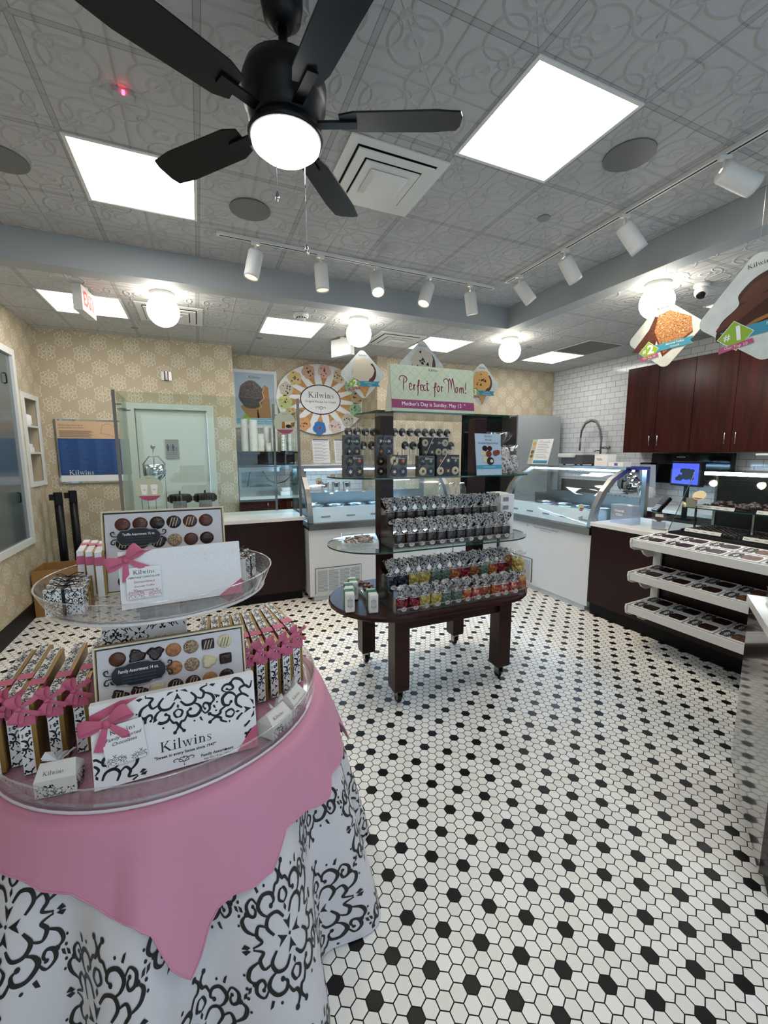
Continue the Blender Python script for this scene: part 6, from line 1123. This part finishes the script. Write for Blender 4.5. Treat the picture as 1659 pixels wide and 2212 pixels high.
b.at(); logo(b, .026, F_ @ T(.012, .062, 0), m['ink']); text(b, '"Sweet in every Sense since 1947"', .0105, F_ @ T(.012, .039, 0), m['ink'], bold=.02); flourish(b, .028, F_ @ T(.006, .021, 0)); text(b, 'Family Assortment', .0105, F_ @ T(.086, .0165, 0), m['ink'], bold=.02); text(b, 'Net Wt. 14 oz. (397g)', .0075, F_ @ T(.086, .006, 0), m['ink']); b.build('lid_panel', L_)
b = B(m['ribbon']); b.at(F_); b.face([(w/2+.0005, .0, .0012), (w/2+.0005, .062, .0012), (w/2-.012, .055, .0012), (.135, .0, .0012)][::-1]); b.build('corner_ribbon', L_); b = B(m['ribbon']); b.at(F_); b.face([(-w/2-.0005, h-.05, .0012), (-w/2-.0005, h-.022, .0012), (-w/2+.065, h+.0005, .0012), (-w/2+.105, h+.0005, .0012), (-w/2+.02, h-.038, .0012)][::-1]); b.build('corner_ribbon', L_)
b = B(m['ribbon']); b.at(F_ @ T(-w/2+.035, h-.045, .004) @ RZ(.25) @ Matrix.Scale(.95, 4)); bow(b); b.build('bow', L_)
def hangtag(parent, M_, w, h, lines, tint, name='gift_tag'):
    b = B(m['card']); b.at(M_).box((-w/2, -h, 0), (w/2, 0, .0012)); b.use(tint); cl2 = lambda x, y: abs(x) < w/2-.001 and -h+.001 < y < -h*.62; motif(b, -w*.28, -h*.98, w*.28, w*.24, lambda x, y: (x, y, .0018), cl2, 3, 0, lw=1.1); motif(b, w*.35, -h*1.02, w*.26, w*.24, lambda x, y: (x, y, .0018), cl2, 3, 0, lw=1.1)
    b.at(); logo(b, .0105*w/.08, M_ @ T(0, -h*.17, .0012), m['ink']); 
    for i, l_ in enumerate(lines): text(b, l_, (.0105 if tint is m['ink'] else (.0085 if len(l_) < 15 else .0066))*w/.08, M_ @ T(0, -h*.33-.0115*i*w/.08, .0012), tint if i else m['ink'], shear=.3)
    return b.build(name, parent)
hangtag(L_, F_ @ T(-w/2+.064, h-.052, .0075) @ RZ(.10), .088, .098, ['Family Assorted', 'Chocolates'], m['ink'])
# upper display
ZQ = ZU+.0075
insert_box('opened truffle assortment box with a printed card of round truffles on the upper tray', -.110, 1.475, ZQ, .345, .25, radians(8), radians(-1), 4, 6, 2, 'Truffle Assortment 10 oz.', (-.075, .168))
U_ = thing('truffle_box_lid', 'plain white embossed truffle box lid with pink corner ribbon on the upper tray', 'box lid', (-.058, 1.318, ZQ), radians(5.5)); w, h = .318, .158; R_ = RX(radians(-8)); F2 = R_ @ frame((0, 0, 0), (1, 0, 0), (0, -1, 0))
b = B(m['card']); b.at(R_).box((-w/2, 0, 0), (w/2, .02, h)); b.at(F2).use(flat('embossed_white', 'f6f6f6', .25)); cl = lambda x, y: -.05 < x < w/2-.01 and .01 < y < h-.008; fn = lambda x, y: (x, y, .0012); motif(b, .02, .13, .045, .04, fn, cl, 3); motif(b, .10, .10, .05, .055, fn, cl, 3); b.at(); logo(b, .018, F2 @ T(.05, .045, .0006), flat('embossed_white', 'f6f6f6', .25)); b.build('lid_panel', U_)
b = B(m['ribbon']); b.at(F2); b.face([(w/2+.0005, .0, .0012), (w/2+.0005, .045, .0012), (.09, .0, .0012)][::-1]); b.build('corner_ribbon', U_); b = B(m['ribbon']); b.at(F2); b.face([(-w/2-.0005, h-.03, .0012), (-w/2-.0005, h-.012, .0012), (-w/2+.05, h+.0005, .0012), (-w/2+.085, h+.0005, .0012)][::-1]); b.build('corner_ribbon', U_)
b = B(m['ribbon']); b.at(F2 @ T(-w/2+.018, h-.022, .004) @ RZ(.5) @ Matrix.Scale(.82, 4)); bow(b); b.build('bow', U_)
pk = flat('rose_ink', 'a84c78'); hangtag(U_, F2 @ T(-w/2+.058, h-.045, .0075), .085, .085, ['HERITAGE CHOCOLATE', 'Extraordinary', 'Everyday Truffles', 'Assortment'], pk)
# ---------------- upright gift boxes
def giftbox(L=.345, th=.034, H=.187, plain=False):
    """stands on its long edge: local x thickness, y length away from the front, z height"""
    t = thing('gift_box', None, 'gift box'); b = B(m['card']); b.box((0, 0, 0), (th*.72, L, H))
    if not plain:
        scrollface(b, 0, th*.72, 0, L, .05, T(0, 0, H), n=3, seed=3, lw=1.2); scrollface(b, 0, th*.72, 0, H, .055, frame((0, 0, 0), (1, 0, 0), (0, -1, 0)), n=3, seed=5, lw=1.3); scrollface(b, -L, 0, 0, H, .09, frame((0, 0, 0), (0, -1, 0), (-1, 0, 0)) @ T(0, 0, 0), n=3, seed=7); scrollface(b, 0, L, 0, H, .09, frame((th*.72, 0, 0), (0, 1, 0), (1, 0, 0)), n=3, seed=8)
    b.build('lid', t); B(m['gold']).box((th*.725, .002, .002), (th, L-.002, H-.003)).build('box_base', t)
    b = B(m['ribbon']); w = .026; o = .0012
    z0 = H*.70; b.box((-o, -o, z0), (th+o, 0-.0002, z0+w)).box((-o, .0, z0), (-.0002, .03, z0+w+.0)); 
    b.raw([(-o, .0, z0), (-o, .0, z0+w), (-o, .10, H+o), (-o, .14, H+o)], [(0, 1, 2, 3)]).raw([(th+o, .0, z0), (th+o, .14, H+o), (th+o, .10, H+o), (th+o, .0, z0+w)], [(0, 1, 2, 3)]); b.box((-o, .10, H+.0002), (th+o, .138, H+o)); b.build('ribbon', t)
    if not plain: b = B(m['ribbon']); b.at(T(th*.2, -.004, H*.97) @ RX(pi/2) @ RZ(pi/2) @ Matrix.Scale(.62, 4)); bow(b); b.build('bow', t)
    return t
g0 = giftbox(); used0 = False
def putgift(x, y, z, rz, label, group, lean=0):
    global used0
    mt = Matrix.Translation((x, y, z)) @ RZ(rz) @ RY(lean)
    if not used0: used0 = True; g0.matrix_world = mt; g0['label'] = label; g0['group'] = group; bpy.context.view_layer.update(); return g0
    return dup(g0, mtx=mt, label=label, group=group)
n = 10
for i in range(8):
    x = .262-.0435*i+(0 if i else .006); y = (1.425, 1.36, 1.345, 1.335, 1.33, 1.335, 1.34, 1.345, 1.35, 1.355)[i]+(.0 if i < 1 else .0); 
    putgift(x-(.006 if i == 0 else 0), y-(.022 if i == 0 else 0), ZD, radians(6-1.2*i if i else 8), f'upright scroll gift box, {ORD[i+1]} from the right in the right row, lower tray', 'upright gift boxes at the right of the lower tray')
for i, (x, y, rz) in enumerate(((-.487, 1.272, 3), (-.447, 1.225, 3), (-.395, 1.245, 2), (-.345, 1.27, 1), (-.525, 1.25, 3))[:5]):
    putgift(x, y+.02, ZD, radians(rz), 'upright scroll gift box at the left of the lower tray, '+['second from the left', 'third from the left', 'fourth from the left', 'fifth, beside the open box', 'first, at the picture edge'][i], 'upright gift boxes at the left of the lower tray')
# upper tray: white boxes with pink ribbon at left, small scroll boxes
wb = None
for i in range(3):
    if wb is None: wb = giftbox(.20, .024, .135, True); bpy.context.view_layer.update(); o = wb
    else: o = dup(wb)
    o.location = (-.352+.0265*i, 1.50-.02*i, ZQ)
    o.rotation_euler = (0, 0, radians(6)); tag(o, 'plain white box with pink ribbon, '+ORD[i+1]+' from the left of the upper tray row', 'gift box', 'white truffle boxes on the upper tray')
def smallbox():
    t = thing('scroll_box', None, 'gift box'); w, d_, h = .088, .034, .072; b = B(m['card']); b.box((-w/2, -d_/2, 0), (w/2, d_/2, h)); scrollface(b, -w/2, w/2, 0, h, .03, frame((0, -d_/2, 0), (1, 0, 0), (0, -1, 0)), n=3, seed=2, lw=1.2); scrollface(b, -w/2, w/2, -d_/2, d_/2, .03, T(0, 0, h), n=3, seed=4, lw=1.2); scrollface(b, -d_/2, d_/2, 0, h, .03, frame((w/2, 0, 0), (0, 1, 0), (1, 0, 0)), n=3, seed=6, lw=1.2); b.build('carton', t)
    B(m['gold']).box((-w/2+.002, d_/2+.0003, .0), (w/2+.003, d_/2+.006, h-.004)).build('backing', t)
    b = B(m['ink']); b.box((-.004, -d_/2-.0012, 0), (.004, -d_/2-.0006, h)).box((-.004, -d_/2, h+.0006), (.004, d_/2, h+.0014)); 
    for k in (1, -1): b.tube([(-.005, 0, h+.004), (.02*k, -.006, h+.016), (.034*k, 0, h+.012), (.02*k, .006, h+.004), (-.005, 0, h+.004)], .0013, 5).tube([(0, 0, h+.003), (.014*k, -.012, h+.006), (.024*k, -.024, h-.008)], .0012, 5)
    b.build('black_cord', t); return t
sb = smallbox(); bpy.context.view_layer.update()
for i, (x, y, rz, l) in enumerate(((-.345, 1.335, -6, 'frontmost at the left of the upper tray'), (-.350, 1.385, -4, 'middle one at the left of the upper tray'), (-.357, 1.435, -4, 'rear one at the left of the upper tray'), (.128, 1.50, 62, 'front one at the right of the upper tray'), (.120, 1.585, 70, 'rear one at the right of the upper tray'))):
    o = sb if i == 0 else dup(sb); o.location = (x, y, ZQ+.001); o.rotation_euler = (0, 0, radians(rz)); tag(o, 'small scroll box, '+l, None, 'small scroll boxes on the upper tray')
# gable boxes
def gable():
    t = thing('gable_box', None, 'gable box'); w, d_, h, g = .084, .058, .042, .028; b = B(m['beige'])
    b.raw([(-w/2, -d_/2, 0), (w/2, -d_/2, 0), (w/2, d_/2, 0), (-w/2, d_/2, 0), (-w/2, -d_/2, h), (w/2, -d_/2, h), (w/2, d_/2, h), (-w/2, d_/2, h), (-w/2+.006, 0, h+g), (w/2-.006, 0, h+g)], [(3, 2, 1, 0), (0, 1, 5, 4), (1, 2, 6, 5), (2, 3, 7, 6), (3, 0, 4, 7), (4, 5, 9, 8), (6, 7, 8, 9), (5, 6, 9), (7, 4, 8)])
    F_ = frame((0, -d_/2, 0), (1, 0, 0), (0, -1, 0)); scrollface(b, -w/2+.002, w/2-.002, 0, h*.75, .03, F_, n=3, seed=2, lw=1.8, hole=lambda x, y: x > 0 and y > .02); scrollface(b, -d_/2, d_/2, 0, h*.8, .03, frame((w/2, 0, 0), (0, 1, 0), (1, 0, 0)), n=3, seed=3, lw=1.8); logo(b, .009, frame((-.006, -d_/2+.011, h+.010), (1, 0, 0), (0, -g, d_/2)), m['ink']); flourish(b, .009, frame((-.006, -d_/2+.003, h-.000), (1, 0, 0), (0, -g, d_/2)) @ T(0, 0, .0)); b.build('carton', t)
    b = B(flat('tissue_print', 'c9c9c8')); 
    for k, (a, l_) in enumerate(((.5, .035), (1.1, .028), (2.2, .036), (2.8, .026))): c = (cos(a), sin(a)); b.raw([(0, 0, h+g-.002), (l_*c[0]-.01*c[1], -.012, h+g+l_*.5), (l_*c[0]*1.1, 0, h+g+l_*.75), (l_*c[0]+.01*c[1], .014, h+g+l_*.45)], [(0, 1, 2, 3)])
    b.use(flat('tissue_lines', '6f6f70')); b.build('tissue_bow', t); return t
gb = gable(); bpy.context.view_layer.update()
for i, (x, y, rz, l) in enumerate(((-.352, 1.165, -4, 'alone at the front left of the lower tray'), (.160, 1.175, 40, 'right of the scroll lid, nearest to it'), (.225, 1.255, 52, 'farthest right, in front of the upright boxes'))):
    o = gb if i == 0 else dup(gb); o.location = (x, y, ZD+.0005); o.rotation_euler = (0, 0, radians(rz)); tag(o, 'cream gable box, '+l, None, 'cream gable boxes')
# scroll carton under the upper tray
t = thing('scroll_carton', 'scroll printed carton standing under the clear upper tray', 'gift box', (-.185, 1.40, ZD)); b = B(m['card']); b.box((-.10, -.02, 0), (.12, .02, .30)); scrollface(b, -.10, .12, .15, .30, .055, frame((0, -.02, 0), (1, 0, 0), (0, -1, 0)), n=3, seed=9, lw=1.1, hole=lambda x, y: .02 < x and .22 < y < .28); logo(b, .016, frame((.07, -.02, .25), (1, 0, 0), (0, -1, 0)), m['ink']); b.build('carton', t)
